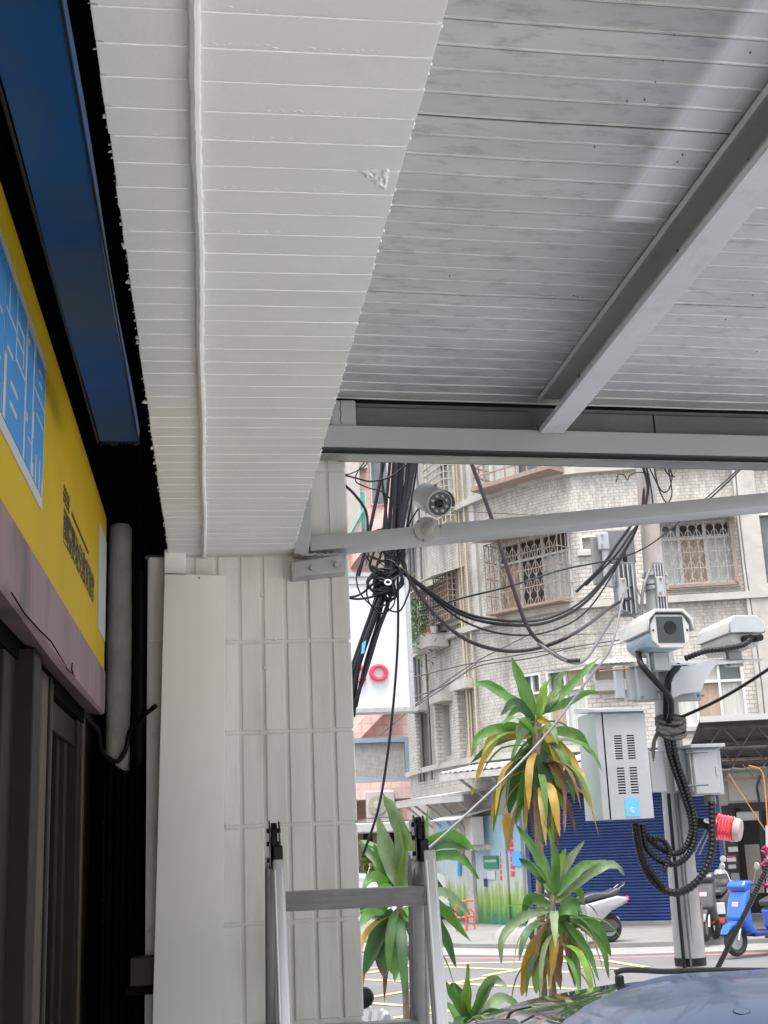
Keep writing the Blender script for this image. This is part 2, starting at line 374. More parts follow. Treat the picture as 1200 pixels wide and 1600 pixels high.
def stripe(a, b, w, m='line_yellow', z=.005, name='yellow_road_line'):
    A, B = PZ(a[0], a[1], 0), PZ(b[0], b[1], 0); d = (B - A).normalized(); n = Vector((-d.y, d.x, 0)) * w / 2; A.z = B.z = z; n.z = 0
    return struct(name, MB().quad(A - n, B - n, B + n, A + n), MT[m])
k = 0
for a, b in [((690, 1506), (830, 1503)), ((695, 1511), (905, 1520)), ((757, 1525), (905, 1498)), ((568, 1531), (900, 1546)), ((578, 1559), (760, 1528)),
             ((578, 1568), (800, 1585)), ((600, 1593), (770, 1572)), ((570, 1514), (640, 1509)), ((575, 1521), (640, 1510)), ((937, 1500), (1010, 1512)), ((905, 1512), (1000, 1516))]:
    stripe(a, b, .13, z=.005 + .0004 * k); k += 1

# ================================================================== FOREGROUND: painted beam, pillar, canopy
ZS = H + .774                                            # underside of the beam
bx0, bx1 = -.107, .232
beam = thing('painted_beam', 'white painted beam with tiled underside running along the shop front', 'beam', (.06, 3.4, ZS))
obj('beam_core', MB().box(bx0 + .006, bx1 - .006, -2.2, 3.396, ZS + .0011, ZS + .62), MT['soffit_paint'], beam)
pitch = .0567
def tile_mesh(name, sx, sy, sz, m, bev, jag=0, seg=2):
    return MB().box(-sx / 2, sx / 2, -sy / 2, sy / 2, 0, sz).mesh(name, m, False, bev, seg)
xj = -.0105                                              # joint between cut tiles and whole tiles
tl = [tile_mesh('beam_tile', (xj - .003) - bx0, pitch - .0040, .012, MT['soffit_paint'], .0010)]
tr = [tile_mesh('beam_tile', bx1 - (xj + .003) - d, pitch - .0038, .012, MT['soffit_paint'], .0010) for d in (0, .0015, .003, .0008)]
y = 1.046 - pitch * 34 + .003
i = 0
while y + pitch < 3.40:
    for me, x, j in ((tl[0], (bx0 + xj - .003) / 2, 0), (tr[i % 4], (bx1 + xj + .003) / 2, 1)):
        o = bpy.data.objects.new('beam_tile', me); C.objects.link(o); o.parent = beam
        d = rnd.uniform(-.0012, .0012)
        o.location = Vector((x + (rnd.uniform(-.001, .001) if j else rnd.uniform(-.0015, .0005)), y + pitch / 2 + (.0012 if j else 0), ZS + rnd.uniform(-.0002, .0002))) - Vector(beam.location)
        o.rotation_euler = (rnd.uniform(-.002, .002), rnd.uniform(-.0015, .0015), rnd.uniform(-.003, .003))
    y += pitch; i += 1
# lumps of paint along the joints, and ragged paint along the dark edge
def lumps(mb, x0, x1, y, n, z, r):
    for _ in range(n):
        x = rnd.uniform(x0, x1); q = rnd.uniform(.4, 1) * r
        mb.lathe([(q * .2, 0), (q, 0.0004), (q * .7, -q * .45), (q * .15, -q * .6)], 5, Matrix.Translation((x, y + rnd.uniform(-.0035, .0015), z)) @ Matrix.Diagonal((rnd.uniform(1, 3), 1, 1, 1)))
mb = MB(); y = 1.046 - pitch * 4
while y < 3.38:
    lumps(mb, bx0 + .01, xj - .01, y - .001, 10, ZS + .0005, .0017); lumps(mb, xj + .01, bx1 - .04, y - .001, 30, ZS + .0005, .0017)
    y += pitch
o = obj('paint_lumps', mb, MT['soffit_paint'], beam, True); o['kind'] = 'stuff'
mb = MB(); y = .9
while y < 3.38:
    r = rnd.uniform(.0005, .0022) * (2 if rnd.random() < .15 else 1)
    mb.lathe([(r * .3, -r), (r, 0), (r * .3, r)], 5, Matrix.Translation((bx0 - rnd.uniform(0, .003), y, ZS + .004)) @ Matrix.Rotation(rnd.uniform(0, 3), 4, (1, 1, 0)) @ Matrix.Diagonal((1, rnd.uniform(1, 3), 1, 1)))
    y += rnd.uniform(.006, .04)
    if rnd.random() < .5: mb.lathe([(.0005, 0), (.0014, .002), (.0005, .005)], 4, Matrix.Translation((bx1 + .0005, y, ZS + .002)))
o = obj('ragged_paint_edge', mb, MT['white_paint'], beam); o['kind'] = 'stuff'
# broken tile corner smeared with paint
c0 = PZ(556, 266, ZS); c1 = PZ(610, 262, ZS); c2 = PZ(604, 301, ZS)
vs = []; fs = []; n = 12
for a in range(n + 1):
    for b in range(n + 1 - a):
        p = c0 + (c1 - c0) * a / n + (c2 - c0) * b / n; edge = min(a, b, n - a - b)
        vs.append((p.x, p.y, ZS + .0005 - (0 if edge == 0 else .0018 + rnd.uniform(-.0013, .0013))))
idx = {}; q = 0
for a in range(n + 1):
    for b in range(n + 1 - a): idx[a, b] = q; q += 1
for a in range(n):
    for b in range(n - a):
        fs.append((idx[a, b], idx[a + 1, b], idx[a, b + 1]))
        if a + b < n - 1: fs.append((idx[a + 1, b], idx[a + 1, b + 1], idx[a, b + 1]))
o = obj('broken_corner', MB().add(vs, fs), MT['white_paint'], beam); o['label'] = 'broken tile corner smeared over with lumpy white paint'
# cable painted over along the joint
pts = []; y = -1.2; x = xj
while y < 3.40:
    pts.append((xj + .0012 * math.sin(y * 9) + rnd.uniform(-.0006, .0006), y, ZS - .0035 + rnd.uniform(-.0006, .0006))); y += .012
o = obj('painted_cable', MB().tube(pts, [.0062 + rnd.uniform(-.0009, .0009) for _ in pts], 8), MT['white_paint'], None, True)
tag(o, 'white painted cable running lengthwise under the beam', 'cable')

# ---- tiled pillar
px0, px1, PY = -.168, .386, 3.40
pil = thing('tiled_pillar', 'pale grey painted pillar clad in tall narrow tiles', 'pillar', (.11, PY + .25, .1))
obj('pillar_core', MB().box(px0 + .004, px1 - .004, PY + .006, PY + .5, .1, ZS - .004), MT['pillar_paint'], pil)
obj('pillar_core', MB().box(bx0 + .006, px1 - .004, PY + .006, PY + .5, ZS - .004, H + 1.5), MT['pillar_paint'], pil)
tw, th = .0624, .2434
jx = [.083 + tw * k for k in range(-4, 6)]
cols = [(px0, jx[0])] + list(zip(jx, jx[1:]))
cols = [(a, min(b, px1)) for a, b in cols if a < px1 - .01 and b > px0 + .004]
zj = P(440, 1002, PY).z
rows = [zj + th * k for k in range(-8, 6)]
cache = {}
for r, (z0, z1) in enumerate(zip(rows, rows[1:])):
    if z0 < .1: z0 = .1
    for a, b in cols:
        ga = .0055 if a > px0 + .001 else 0; gb = .0055 if b < px1 - .001 else 0
        w, h = round(b - a - ga - gb, 4), round(z1 - z0 - .0095, 4)
        if h < .02: continue
        if a < bx0 - .01 and z1 > ZS + .003:
            if z0 > ZS - .03: continue
            h = round(ZS - .006 - z0, 4)
        if (w, h) not in cache: cache[w, h] = MB().box(-w / 2, w / 2, 0, .012, 0, h).mesh('pillar_tile', MT['pillar_paint'], False, .0024, 2)
        o = bpy.data.objects.new('pillar_tile', cache[w, h]); C.objects.link(o); o.parent = pil
        o.location = Vector(((a + ga + b - gb) / 2, PY + rnd.uniform(-.0006, .0006), z0 + .00475)) - Vector(pil.location)
        o.rotation_euler = (rnd.uniform(-.002, .002), 0, rnd.uniform(-.008, .008))
mb = MB()
for k in range(7):
    p = Vector((px0 + .004 + .009 * k, PY + .01, ZS - .004)); mb.lathe([(.001, -.006), (.007, -.003), (.0085, .003), (.003, .009)], 8, Matrix.Translation(p))
o = obj('mortar_lumps', mb, MT['steel_grey'], pil, True); o['kind'] = 'stuff'
# right flank of the pillar
for r, (z0, z1) in enumerate(zip(rows, rows[1:])):
    for q in range(8):
        if z0 < .1: continue
        o = bpy.data.objects.new('pillar_tile', cache.setdefault('side', MB().box(0, .012, .002, .050, .005, th - .005).mesh('pillar_tile', MT['pillar_paint'], False, .0024, 2))); C.objects.link(o); o.parent = pil
        o.location = Vector((px1 - .010, PY + .004 + q * tw, z0)) - Vector(pil.location)
mb = MB()
for x, y in ((356, 1000), (430, 999), (413, 1043), (409, 930), (353, 1290)):
    p = P(x, y, PY); mb.lathe([(.0012, 0), (.0042, 0), (.0045, .002), (.0025, .004)], 8, Matrix.Translation((p.x, PY + .001, p.z)) @ Matrix.Rotation(math.pi / 2, 4, 'X'))
o = obj('plug', mb, MT['pillar_paint'], pil, True); o['kind'] = 'stuff'
# small ledge block above the cover board
x0, x1, z0, z1 = rect(256, 858, 290, 897, PY - .03)
o = obj('plaster_block', MB().box(x0, x1, PY - .035, PY + .004, z0, z1), MT['white_paint'], None, True, .003); tag(o, 'small white plaster block above the flat cover board', 'block')
# flat white cover board standing in front of the pillar
mb = MB(); Yb = 3.325
a, b, c, d = P(238, 1600, Yb), P(348, 1600, Yb), P(353, 899, Yb), P(257, 897, Yb)
k = (a.z - .1) / (d.z - a.z)
a = a + (a - d) * k; b = b + (b - c) * k; a.z = b.z = .1
mb.add([(p.x, Yb + q, p.z) for q in (0, .07) for p in (a, b, c, d)], [(0, 1, 2, 3), (7, 6, 5, 4), (0, 4, 5, 1), (1, 5, 6, 2), (2, 6, 7, 3), (3, 7, 4, 0)])
cv = thing('cover_board', 'tall flat off-white cover board in front of the tiled pillar', 'panel', (-.05, Yb + .03, .1))
obj('board', mb, MT['panel_paint'], cv, True, .003, 2)
p = P(311, 903, Yb); obj('screw', MB().lathe([(.001, 0), (.003, 0), (.0025, .0015)], 8, Matrix.Translation((p.x, Yb - .0002, p.z)) @ Matrix.Rotation(math.pi / 2, 4, 'X')), MT['steel_grey'], cv)

# ---- canopy roof
RX0, RZ, RSL = .236, H + 1.192, .024
def roofz(x): return RZ - RSL * (x - .35)
roof = thing('canopy_roof', 'grey corrugated metal canopy roof seen from below', 'roof', (1.5, 1.5, roofz(1.5)))
rp = .0643; RX1 = 3.0
prof = [(0, 0), (.0545, 0), (.0555, -.0024), (.0583, -.0030), (.0592, 0), (rp - .0048, .0001), (rp - .0048, .0022), (0, .0022)]
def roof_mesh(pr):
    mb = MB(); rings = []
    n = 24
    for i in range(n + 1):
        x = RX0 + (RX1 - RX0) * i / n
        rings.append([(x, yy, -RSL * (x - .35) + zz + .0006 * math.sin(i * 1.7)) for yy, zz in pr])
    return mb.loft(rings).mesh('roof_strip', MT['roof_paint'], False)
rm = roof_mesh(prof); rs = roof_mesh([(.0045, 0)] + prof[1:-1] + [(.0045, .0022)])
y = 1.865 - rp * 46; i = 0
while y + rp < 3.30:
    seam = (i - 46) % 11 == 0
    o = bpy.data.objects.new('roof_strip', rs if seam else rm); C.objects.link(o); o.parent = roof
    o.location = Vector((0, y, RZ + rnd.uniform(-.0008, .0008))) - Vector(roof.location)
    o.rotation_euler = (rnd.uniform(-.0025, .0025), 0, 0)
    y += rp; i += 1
obj('roof_deck', MB().add([(RX0, -1.4, roofz(RX0) + .02), (RX1, -1.4, roofz(RX1) + .02), (RX1, 3.5, roofz(RX1) + .02), (RX0, 3.5, roofz(RX0) + .02),
     (RX0, -1.4, roofz(RX0) + .05), (RX1, -1.4, roofz(RX1) + .05), (RX1, 3.5, roofz(RX1) + .05), (RX0, 3.5, roofz(RX0) + .05)],
    [(3, 2, 1, 0), (4, 5, 6, 7), (0, 1, 5, 4), (1, 2, 6, 5), (2, 3, 7, 6), (3, 0, 4, 7)]), MT['black_void'], roof)
mb = MB()
for x, y in ((1055, 63), (1037, 103), (1025, 136), (981, 167), (1008, 164), (930, 238), (1067, 247), (1173, 88), (1059, 258), (703, 441), (897, 467), (903, 468), (582, 411), (1176, 460), (1134, 498), (1182, 546), (1162, 636), (852, 318)):
    p = PZ(x, y, RZ - .02); p.z = roofz(p.x)
    mb.lathe([(.0006, .001), (.0018, .0008), (.0017, -.002), (.0007, -.003)], 7, Matrix.Translation(p))
o = obj('screw', mb, MT['steel_grey'], roof, True); o['kind'] = 'stuff'
p = PZ(1050, 475, RZ - .02)
o = obj('rusty_seam', MB().tube([(p.x + .006 * k, p.y + rnd.uniform(-.0008, .0008), roofz(p.x + .006 * k) - .0012) for k in range(26)], [rnd.uniform(.0004, .0016) * (1 - k / 30) for k in range(26)], 5), MT['rust'], roof)
o['label'] = 'rust red line along a roof seam'
# C-section rafter, open towards the beam
rx0, rx1 = .912, .981; rzb = H + 1.070
def csec(x0, x1, zb, zt, lip, t): return [(x1, zb), (x1, zt), (x0, zt), (x0, zt - lip), (x0 + t, zt - lip), (x0 + t, zt - t), (x1 - t, zt - t), (x1 - t, zb + t), (x0 + t, zb + t), (x0 + t, zb + lip), (x0, zb + lip), (x0, zb)]
Mx = Matrix(((1, 0, 0, 0), (0, 0, 1, 0), (0, 1, 0, 0), (0, 0, 0, 1)))     # local xy -> XZ, extruded along Y
zt = roofz(rx1) - .004
sec = [(bx if bx < rx1 - .002 else bx, bz) for bx, bz in csec(rx0, rx1, rzb, zt, .016, .003)]
o = obj('rafter', MB().prism(sec, -1.3, 3.215, Mx), MT['steel_light'], None, True, .0012); tag(o, 'grey steel channel rafter under the canopy roof running towards the street', 'rafter')
mb = MB()
for x, y in ((838, 652), (852, 646), (935, 495), (992, 440), (1058, 385), (1168, 240), (905, 585)):
    p = PX(x, y, rx1 - .004); mb.box(p.x - .002, p.x + .001, p.y - .002, p.y + .002, p.z - .012, p.z + .008)
o = obj('scratch', mb, MT['awning_dark'], o); o['kind'] = 'stuff'
# weld plate where the rafter meets the front purlin
# front purlin (C-section open towards us), edge angle and end block
fy = 3.225
def fz(x, z): return z - .0215 * (x - .31)
def xbar(name, x0, x1, sec, m, parent, **k):             # section (Y,Z) swept along X with the roof's fall
    mb = MB(); n = 10; rings = []
    for i in range(n + 1):
        x = x0 + (x1 - x0) * i / n; rings.append([(x, yy, fz(x, zz)) for yy, zz in sec])
    return obj(name, mb.loft(rings), m, parent, **k)
pur = thing('front_purlin', 'grey steel channel purlin along the street edge of the canopy', 'purlin', (1.5, fy, H + 1.0))
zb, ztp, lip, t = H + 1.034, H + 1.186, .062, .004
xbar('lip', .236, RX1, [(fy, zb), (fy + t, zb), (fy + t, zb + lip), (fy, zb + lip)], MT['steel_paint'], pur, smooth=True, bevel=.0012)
xbar('channel', .236, RX1, [(fy + t, zb + .004), (fy + .075, zb + .004), (fy + .075, ztp), (fy + .075 - t, ztp), (fy + .075 - t, zb + .004 + t), (fy + t, zb + .004 + t)], MT['steel_grey'], pur)  # darker than the lip of the same channel: recess shade put into the paint
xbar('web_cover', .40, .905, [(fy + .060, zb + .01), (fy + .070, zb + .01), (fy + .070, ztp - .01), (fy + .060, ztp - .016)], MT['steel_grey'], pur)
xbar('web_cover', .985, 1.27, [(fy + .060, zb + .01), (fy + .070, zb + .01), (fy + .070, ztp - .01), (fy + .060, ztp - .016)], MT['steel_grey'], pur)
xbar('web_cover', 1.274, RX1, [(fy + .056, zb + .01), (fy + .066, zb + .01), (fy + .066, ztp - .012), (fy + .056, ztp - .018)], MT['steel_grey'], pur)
xbar('edge_angle', .30, RX1, [(fy + .03, zb - .012), (fy + .09, zb - .012), (fy + .09, zb - .002), (fy + .085, zb - .002), (fy + .085, zb - .009), (fy + .03, zb - .009)], MT['galv'], pur)
xbar('gutter_lip', .365, RX1, [(fy + .092, zb + .004), (fy + .15, zb + .004), (fy + .15, zb + .05), (fy + .092, zb + .05)], MT['steel_grey'], pur)
x0, x1, z0, z1 = rect(516, 626, 556, 669, fy + .02)
o = obj('end_block', MB().box(x0, x1, fy + .012, fy + .05, z0 - .004, z1), MT['steel_paint'], None, True, .008, 3); tag(o, 'cracked grey end block in the purlin beside the white beam', 'block')
xc = P(533, 650, fy).x; obj('crack', MB().tube([(xc + .002 * math.sin(k * 2.1), fy + .0125, z0 + (z1 - z0) * k / 8) for k in range(1, 9)], .0014, 4), MT['black_void'], o)
# brace tube, gusset and bolted angle
by = 3.335
A0, A1 = P(484, 838, by), P(1250, 764, by); B0, B1 = P(484, 861, by), P(1250, 790, by)
br = thing('brace_tube', 'grey square steel brace tube reaching right from the pillar', 'brace', A0)
mb = MB(); xs = [A0.x, 2.4]; dz = (A1.z - A0.z) / (A1.x - A0.x); hgt = A0.z - B0.z
mb.loft([[(x, by, A0.z + dz * (x - A0.x)), (x, by, A0.z + dz * (x - A0.x) - hgt), (x, by + .095, A0.z + dz * (x - A0.x) - hgt), (x, by + .095, A0.z + dz * (x - A0.x))] for x in [A0.x + (2.4 - A0.x) * i / 12 for i in range(13)]])
obj('tube', mb, MT['steel_paint'], br, True, .005, 2)
pts = [P(486, 752, by), P(486, 838, by), P(481, 868, by), P(459, 866, by), P(468, 800, by)]
mb = MB(); n = len(pts); mb.add([(p.x, by - .004, p.z) for p in pts] + [(p.x, by + .05, p.z) for p in pts], [tuple(range(n)), tuple(reversed(range(n, 2 * n)))] + [(i, (i + 1) % n, (i + 1) % n + n, i + n) for i in range(n)])
obj('gusset', mb, MT['steel_paint'], br, True, .002)
pts = [P(455, 879, by), P(457, 902, by), P(541, 893, by), P(541, 866, by)]
mb = MB(); n = 4; mb.add([(p.x, by - .002, p.z) for p in pts] + [(p.x, by + .068, p.z) for p in pts], [(0, 1, 2, 3), (7, 6, 5, 4), (0, 4, 5, 1), (1, 5, 6, 2), (2, 6, 7, 3), (3, 7, 4, 0)])
ba = obj('bolted_angle', mb, MT['steel_paint'], br, True, .003, 2)
for x, y in ((487, 888), (525, 883)):
    p = P(x, y, by); obj('bolt', MB().lathe([(.0005, .009), (.005, .009), (.0075, .006), (.008, 0), (.011, 0), (.011, -.003)], 8, Matrix.Translation((p.x, by - .003, p.z)) @ Matrix.Rotation(math.pi / 2, 4, 'X')), MT['steel_paint'], ba, True)
mb = MB(); p0, p1 = P(470, 866, by - .003), P(541, 866, by - .003)
for k in range(26):
    p = p0.lerp(p1, k / 25); mb.lathe([(.001, -.004), (.0045, 0), (.001, .004)], 6, Matrix.Translation((p.x, by - .002, p.z + rnd.uniform(-.002, .002))))
obj('weld_seam', mb, MT['steel_paint'], br, True)

# ---- bullet camera on the brace
bc = thing('bullet_camera', 'small grey bullet camera with a ring of lamps on the steel brace', 'camera', P(667, 828, by - .02))
q = P(667, 828, by); zc = q.z; Mm = Matrix.Translation((q.x, by - .001, q.z)) @ Matrix.Rotation(math.pi / 2, 4, 'X')
obj('mount_disc', MB().lathe([(.001, 0), (.037, 0), (.0375, .002), (.036, .0055), (.022, .0075), (.001, .0078)], 28, Mm), MT['cctv_white'], bc, True)
p0 = Vector((q.x, by - .004, q.z)); kn = P(678, 815, by - .04); kn.y = by - .04
obj('mount_arm', MB().tube([p0, p0.lerp(kn, .35), p0.lerp(kn, .7), kn, kn + Vector((0, 0, .006))], [.021, .013, .0095, .0085, .007], 14), MT['cctv_white'], bc, True)
obj('clamp_screw', MB().cyl(kn + Vector((0, -.006, 0)), kn + Vector((0, .004, 0)), .006, n=10), MT['chrome'], bc, True)
for x, y in ((653, 815), (688, 823), (661, 844)):
    p = P(x, y, by - .007); obj('disc_screw', MB().lathe([(.001, 0), (.0035, 0), (.003, .002), (.001, .0022)], 8, Matrix.Translation((p.x, by - .0075, p.z)) @ Matrix.Rotation(math.pi / 2, 4, 'X')), MT['steel_grey'], bc)
fc = P(687, 787, by - .075); bk = P(664, 776, by + .03)
ax = (fc - bk).normalized(); up = Vector((0, 0, 1)); side = ax.cross(up).normalized(); up = side.cross(ax)
L = (fc - bk).length; Mb = frame(bk, side, up, ax); R0 = .0385
obj('housing', MB().lathe([(.001, -.002), (R0 * .93, 0), (R0, .004), (R0, L - .003), (R0 * .97, L), (R0 * .86, L), (R0 * .86, L - .006), (.001, L - .006)], 28, Mb), MT['cctv_white'], bc, True)
obj('lens_plate', MB().lathe([(.001, L - .0055), (R0 * .86, L - .0055), (R0 * .86, L - .004), (.001, L - .004)], 28, Mb), MT['lens_glass'], bc, True)
obj('lens', MB().lathe([(.0115, L - .004), (.012, L - .0015), (.0095, L - .001), (.008, L - .0025), (.001, L - .002)], 18, Mb), MT['black_plastic'], bc, True)
for k in range(8):
    a = k * math.pi / 4 + .3; cpt = Mb @ Vector((.0225 * math.cos(a), .0225 * math.sin(a), L - .004))
    obj('lamp', MB().lathe([(.0062, 0), (.0062, .0008), (.0045, .0026), (.0008, .0034)], 10, frame(cpt, side, up, ax)), MT['galv'], bc, True)
sh = MB(); n = 18; rings = []
for zz in (.012, L + .012):
    rings.append([Mb @ Vector(((R0 + .0035) * math.cos(a), (R0 + .0035) * math.sin(a), zz)) for a in [-.15 + (math.pi + .3) * i / n for i in range(n + 1)]] +
                 [Mb @ Vector(((R0 + .0018) * math.cos(a), (R0 + .0018) * math.sin(a), zz)) for a in [math.pi + .15 - (math.pi + .3) * i / n for i in range(n + 1)]])
obj('sun_shield', sh.loft(rings), MT['cctv_white'], bc, True)
obj('shield_knob', MB().lathe([(.004, 0), (.004, .004), (.002, .005)], 10, frame(Mb @ Vector((0, R0 + .0035, L * .6)), side, ax, up)), MT['steel_grey'], bc)
obj('lead', MB().tube(spline([bk + Vector((0, .0, -.01)), P(650, 800, by + .04), P(641, 815, by + .05), P(632, 835, by + .06)]), .0022, 6), MT['black_cable'], bc, True)

# ================================================================== SHOP FRONT on the left
SX = -.26
shop = thing('street_shop', 'dark shop front wall with brown framed doors under the yellow sign', 'shop', (-.9, 1.5, .1))
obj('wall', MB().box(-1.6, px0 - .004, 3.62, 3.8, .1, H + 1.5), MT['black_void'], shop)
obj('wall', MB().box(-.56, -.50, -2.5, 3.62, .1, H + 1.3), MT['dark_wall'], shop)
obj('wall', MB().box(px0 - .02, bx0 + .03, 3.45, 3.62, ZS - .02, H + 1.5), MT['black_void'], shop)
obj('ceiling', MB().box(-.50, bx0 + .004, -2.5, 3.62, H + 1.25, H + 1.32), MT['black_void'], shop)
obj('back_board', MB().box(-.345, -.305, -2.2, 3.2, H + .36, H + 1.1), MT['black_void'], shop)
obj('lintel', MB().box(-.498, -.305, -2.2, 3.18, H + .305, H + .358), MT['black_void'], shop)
def YX(px, py, x): return PX(px, py, x).y
DX = -.33
zt_d = PX(52, 1075, DX).z
# door frames: (left px, right px at y=1375, material, depth in front of the wall)
for l, r, m, d in ((-28, -8, 'door_brown', .02), (-8, 6, 'door_brown', .05), (10, 14, 'brown_alu', .02), (14, 22, 'door_brown', .01), (24, 30, 'brown_alu', .012), (30, 41, 'tan_alu', .03), (41, 45, 'brown_alu', .034), (45, 50, 'brown_alu', .02), (50, 54, 'tan_alu', .026), (84, 89, 'brown_alu', .0), (94, 98, 'door_brown', .004), (104, 110, 'door_brown', .02), (110, 113, 'tan_alu', .024), (113, 122, 'brown_alu', .015)):
    y0, y1 = YX(l, 1375, DX), YX(r, 1375, DX)
    obj('door_stile', MB().box(DX - .04, DX + d, y0, y1, .1, zt_d + .02), MT[m], shop, False, .002)
for l, r in ((-28, 24), (49, 105)):
    y0, y1 = YX(l, 1375, DX) + .01, YX(r, 1375, DX) - .004
    obj('door_glass', MB().box(DX - .03, DX - .02, y0, y1, .1, zt_d), MT['dark_glass'], shop)
    obj('door_rail', MB().box(DX - .03, DX + .012, y0, y1, zt_d - .06, zt_d), MT['door_brown'], shop, False, .002)
y0, y1 = YX(122, 1375, DX), YX(157, 1375, DX)
obj('side_panel', MB().box(DX - .03, DX + .01, y0, y1, .1, zt_d + .01), MT['door_brown'], shop)
obj('transom', MB().box(DX - .04, DX + .02, YX(-28, 1375, DX), y1, zt_d + .021, zt_d + .07), MT['door_brown'], shop, False, .003)

# ---- yellow sign with pink fascia
zy0, zy1 = H + .432, H + .832
sg = thing('shop_sign', 'yellow shop sign board with blue lettering and a dirty pink lower edge', 'sign', (SX, 1.6, zy0))
obj('board', MB().box(SX - .04, SX, -.6, 3.2, zy0, zy1), MT['sign_yellow'], sg, False, .002)
mb = MB(); rings = []
for i in range(40):
    y = -.6 + 3.8 * i / 39; sag = .004 * math.sin(y * 3.1) + .006 * math.exp(-((y - 2.2) / .4) ** 2)
    rings.append([(SX - .04, y, zy0 - .001), (SX + .003, y, zy0 - .001), (SX + .004 + .002 * math.sin(y * 5), y, zy0 - .085), (SX + .003 + sag * .5, y, zy0 - .103 - sag), (SX - .004, y, zy0 - .108 - sag), (SX - .04, y, zy0 - .10)])
fa = obj('pink_fascia', mb.loft(rings), MT['pink_fascia'], sg, True)
fa['label'] = 'dented dirty pink sheet along the foot of the sign'
mb = MB(); mb.tube([PX(x, y, SX + .0068) for x, y in ((18, 926), (38, 958), (62, 985), (80, 1002), (93, 1024), (105, 1045), (117, 1057))], .0011, 4); mb.tube([PX(x, y, SX + .0072) for x, y in ((113, 1036), (112, 1046), (114, 1053))], .0016, 4)
obj('crease', mb, MT['black_void'], fa)
# white lettering panel and big blue characters
yR = YX(67, 680, SX); zT, zB = PX(67, 558, SX).z, PX(67, 805, SX).z
wp = obj('white_panel', MB().box(SX + .0005, SX + .002, .35, yR, zB, zT), MT['sign_white'], sg)
hh = zT - zB; yb0, yb1 = YX(36, 680, SX), yR - .012
def TM(y, z, sx=1.0, d=.0026): return Matrix(((0, 0, 1, SX + d), (sx, 0, 0, y), (0, 1, 0, z), (0, 0, 0, 1)))
cw = (yb1 - yb0)
def heavy(y0, w, cuts):                                  # heavy blue character: block with thin white gaps between its strokes
    z0c, hc = zB + hh * .075, hh * .85
    ch = obj('character', MB().box(SX + .0022, SX + .003, y0, y0 + w, z0c, z0c + hc), MT['sign_blue'], wp)
    mb = MB()
    for a, b, c, d in cuts: mb.box(SX + .0028, SX + .0034, y0 + a * w, y0 + b * w, z0c + c * hc, z0c + d * hc)
    obj('stroke_gap', mb, MT['sign_white'], ch)
heavy(yb0 + .004, cw - .004, [(.30, .36, 0, 1), (.0, .30, .965, 1), (.0, .08, .86, .9), (.36, .42, .90, 1), (.62, .80, .865, .885), (.62, .80, .775, .795), (.36, 1, .655, .675), (.52, 1, .50, .52), (.36, .44, .0, .10), (.56, .60, 0, .21), (.78, .82, 0, .23), (.36, .40, .28, .48), (.94, 1, .0, .13), (.0, .06, .3, .36), (.1, .3, .2, .215)])
heavy(yb0 - cw * 1.02, cw, [(.46, .49, .52, 1), (.0, .46, .70, .72), (.12, .15, .72, .93), (.49, .80, .80, .82), (.80, .83, .58, .82), (.49, .80, .68, .70), (.49, .94, .53, .55), (.28, .60, .29, .325), (.28, .60, .155, .19), (.93, 1, .0, 1), (.0, .10, .0, .42), (.1, .35, .47, .50)])
heavy(yb0 - cw * 2.06, cw, [(.4, .44, .1, .9), (.1, .9, .6, .62), (.1, .9, .3, .32)])
y0, y1 = YX(98, 840, SX), YX(148, 880, SX); cwid = (y1 - y0) / 9.0
za = PX(99, 850, SX).z; zb2 = PX(99, 783, SX).z
text_mesh('lettering', '國際嬰幼兒教育協會', 1.0, MT['ink'], TM(y0, za + (zb2 - za) * .12, cwid * .98, .001) @ Matrix.Diagonal((1, (zb2 - za) * .95, .0005, 1)), sg, bold=.012, depth=.3)
mb = MB(); yy = YX(104, 760, SX); z = PX(99, 765, SX).z
for k in range(26):
    a = YX(112, 780, SX) + k * .0135; mb.box(SX + .0004, SX + .0012, a, a + .008, z - .012, z - .004)
o = obj('fine_print', mb, MT['ink'], sg); o['kind'] = 'stuff'
mb = MB(); y0 = YX(99, 760, SX)
for k in range(4):
    for q in range(3): mb.box(SX + .0004, SX + .0012, y0 + k * .026, y0 + k * .026 + .018, z - .020 + q * .012, z - .0155 + q * .012)
    mb.box(SX + .0004, SX + .0012, y0 + k * .026 + .007, y0 + k * .026 + .011, z - .022, z + .012)
o = obj('small_lettering', mb, MT['ink'], sg); o['kind'] = 'stuff'
ya, yb_ = YX(153.5, 900, SX), YX(165, 905, SX)
obj('blank_label', MB().box(SX + .0005, SX + .002, ya, min(yb_, 3.19), PX(154, 985, SX).z, PX(154, 815, SX).z), MT['sign_white'], sg)
# ---- blue painted light trough hanging beside the beam
zbt = H + .70
bt = thing('blue_trough', 'long blue painted metal trough with a torn dirty end hanging above the sign', 'trough', (-.155, 1.2, zbt))
mb = MB(); rings = []
for i in range(30):
    y = -.8 + (2.157 + .8) * i / 29; w = .0015 * math.sin(y * 7)
    rings.append([(-.190 + w, y, zbt), (-.123 + w, y, zbt), (-.121 + w, y, zbt + .02), (-.126 + w, y, zbt + .022), (-.128 + w, y, zbt + .004), (-.186 + w, y, zbt + .004), (-.188 + w, y, zbt + .022), (-.194 + w, y, zbt + .02)])
obj('trough', mb.loft(rings), MT['blue_paint'], bt, True)
mb = MB(); mb.tube([(-.1925, y, zbt - .001) for y in (-.8, 0, 1, 2.157)], .0022, 6); mb.tube([(-.1215, y, zbt - .0005) for y in (-.8, 0, 1, 2.157)], .0014, 6)
obj('folded_edge', mb, MT['brown_alu'], bt, True)
mb = MB()
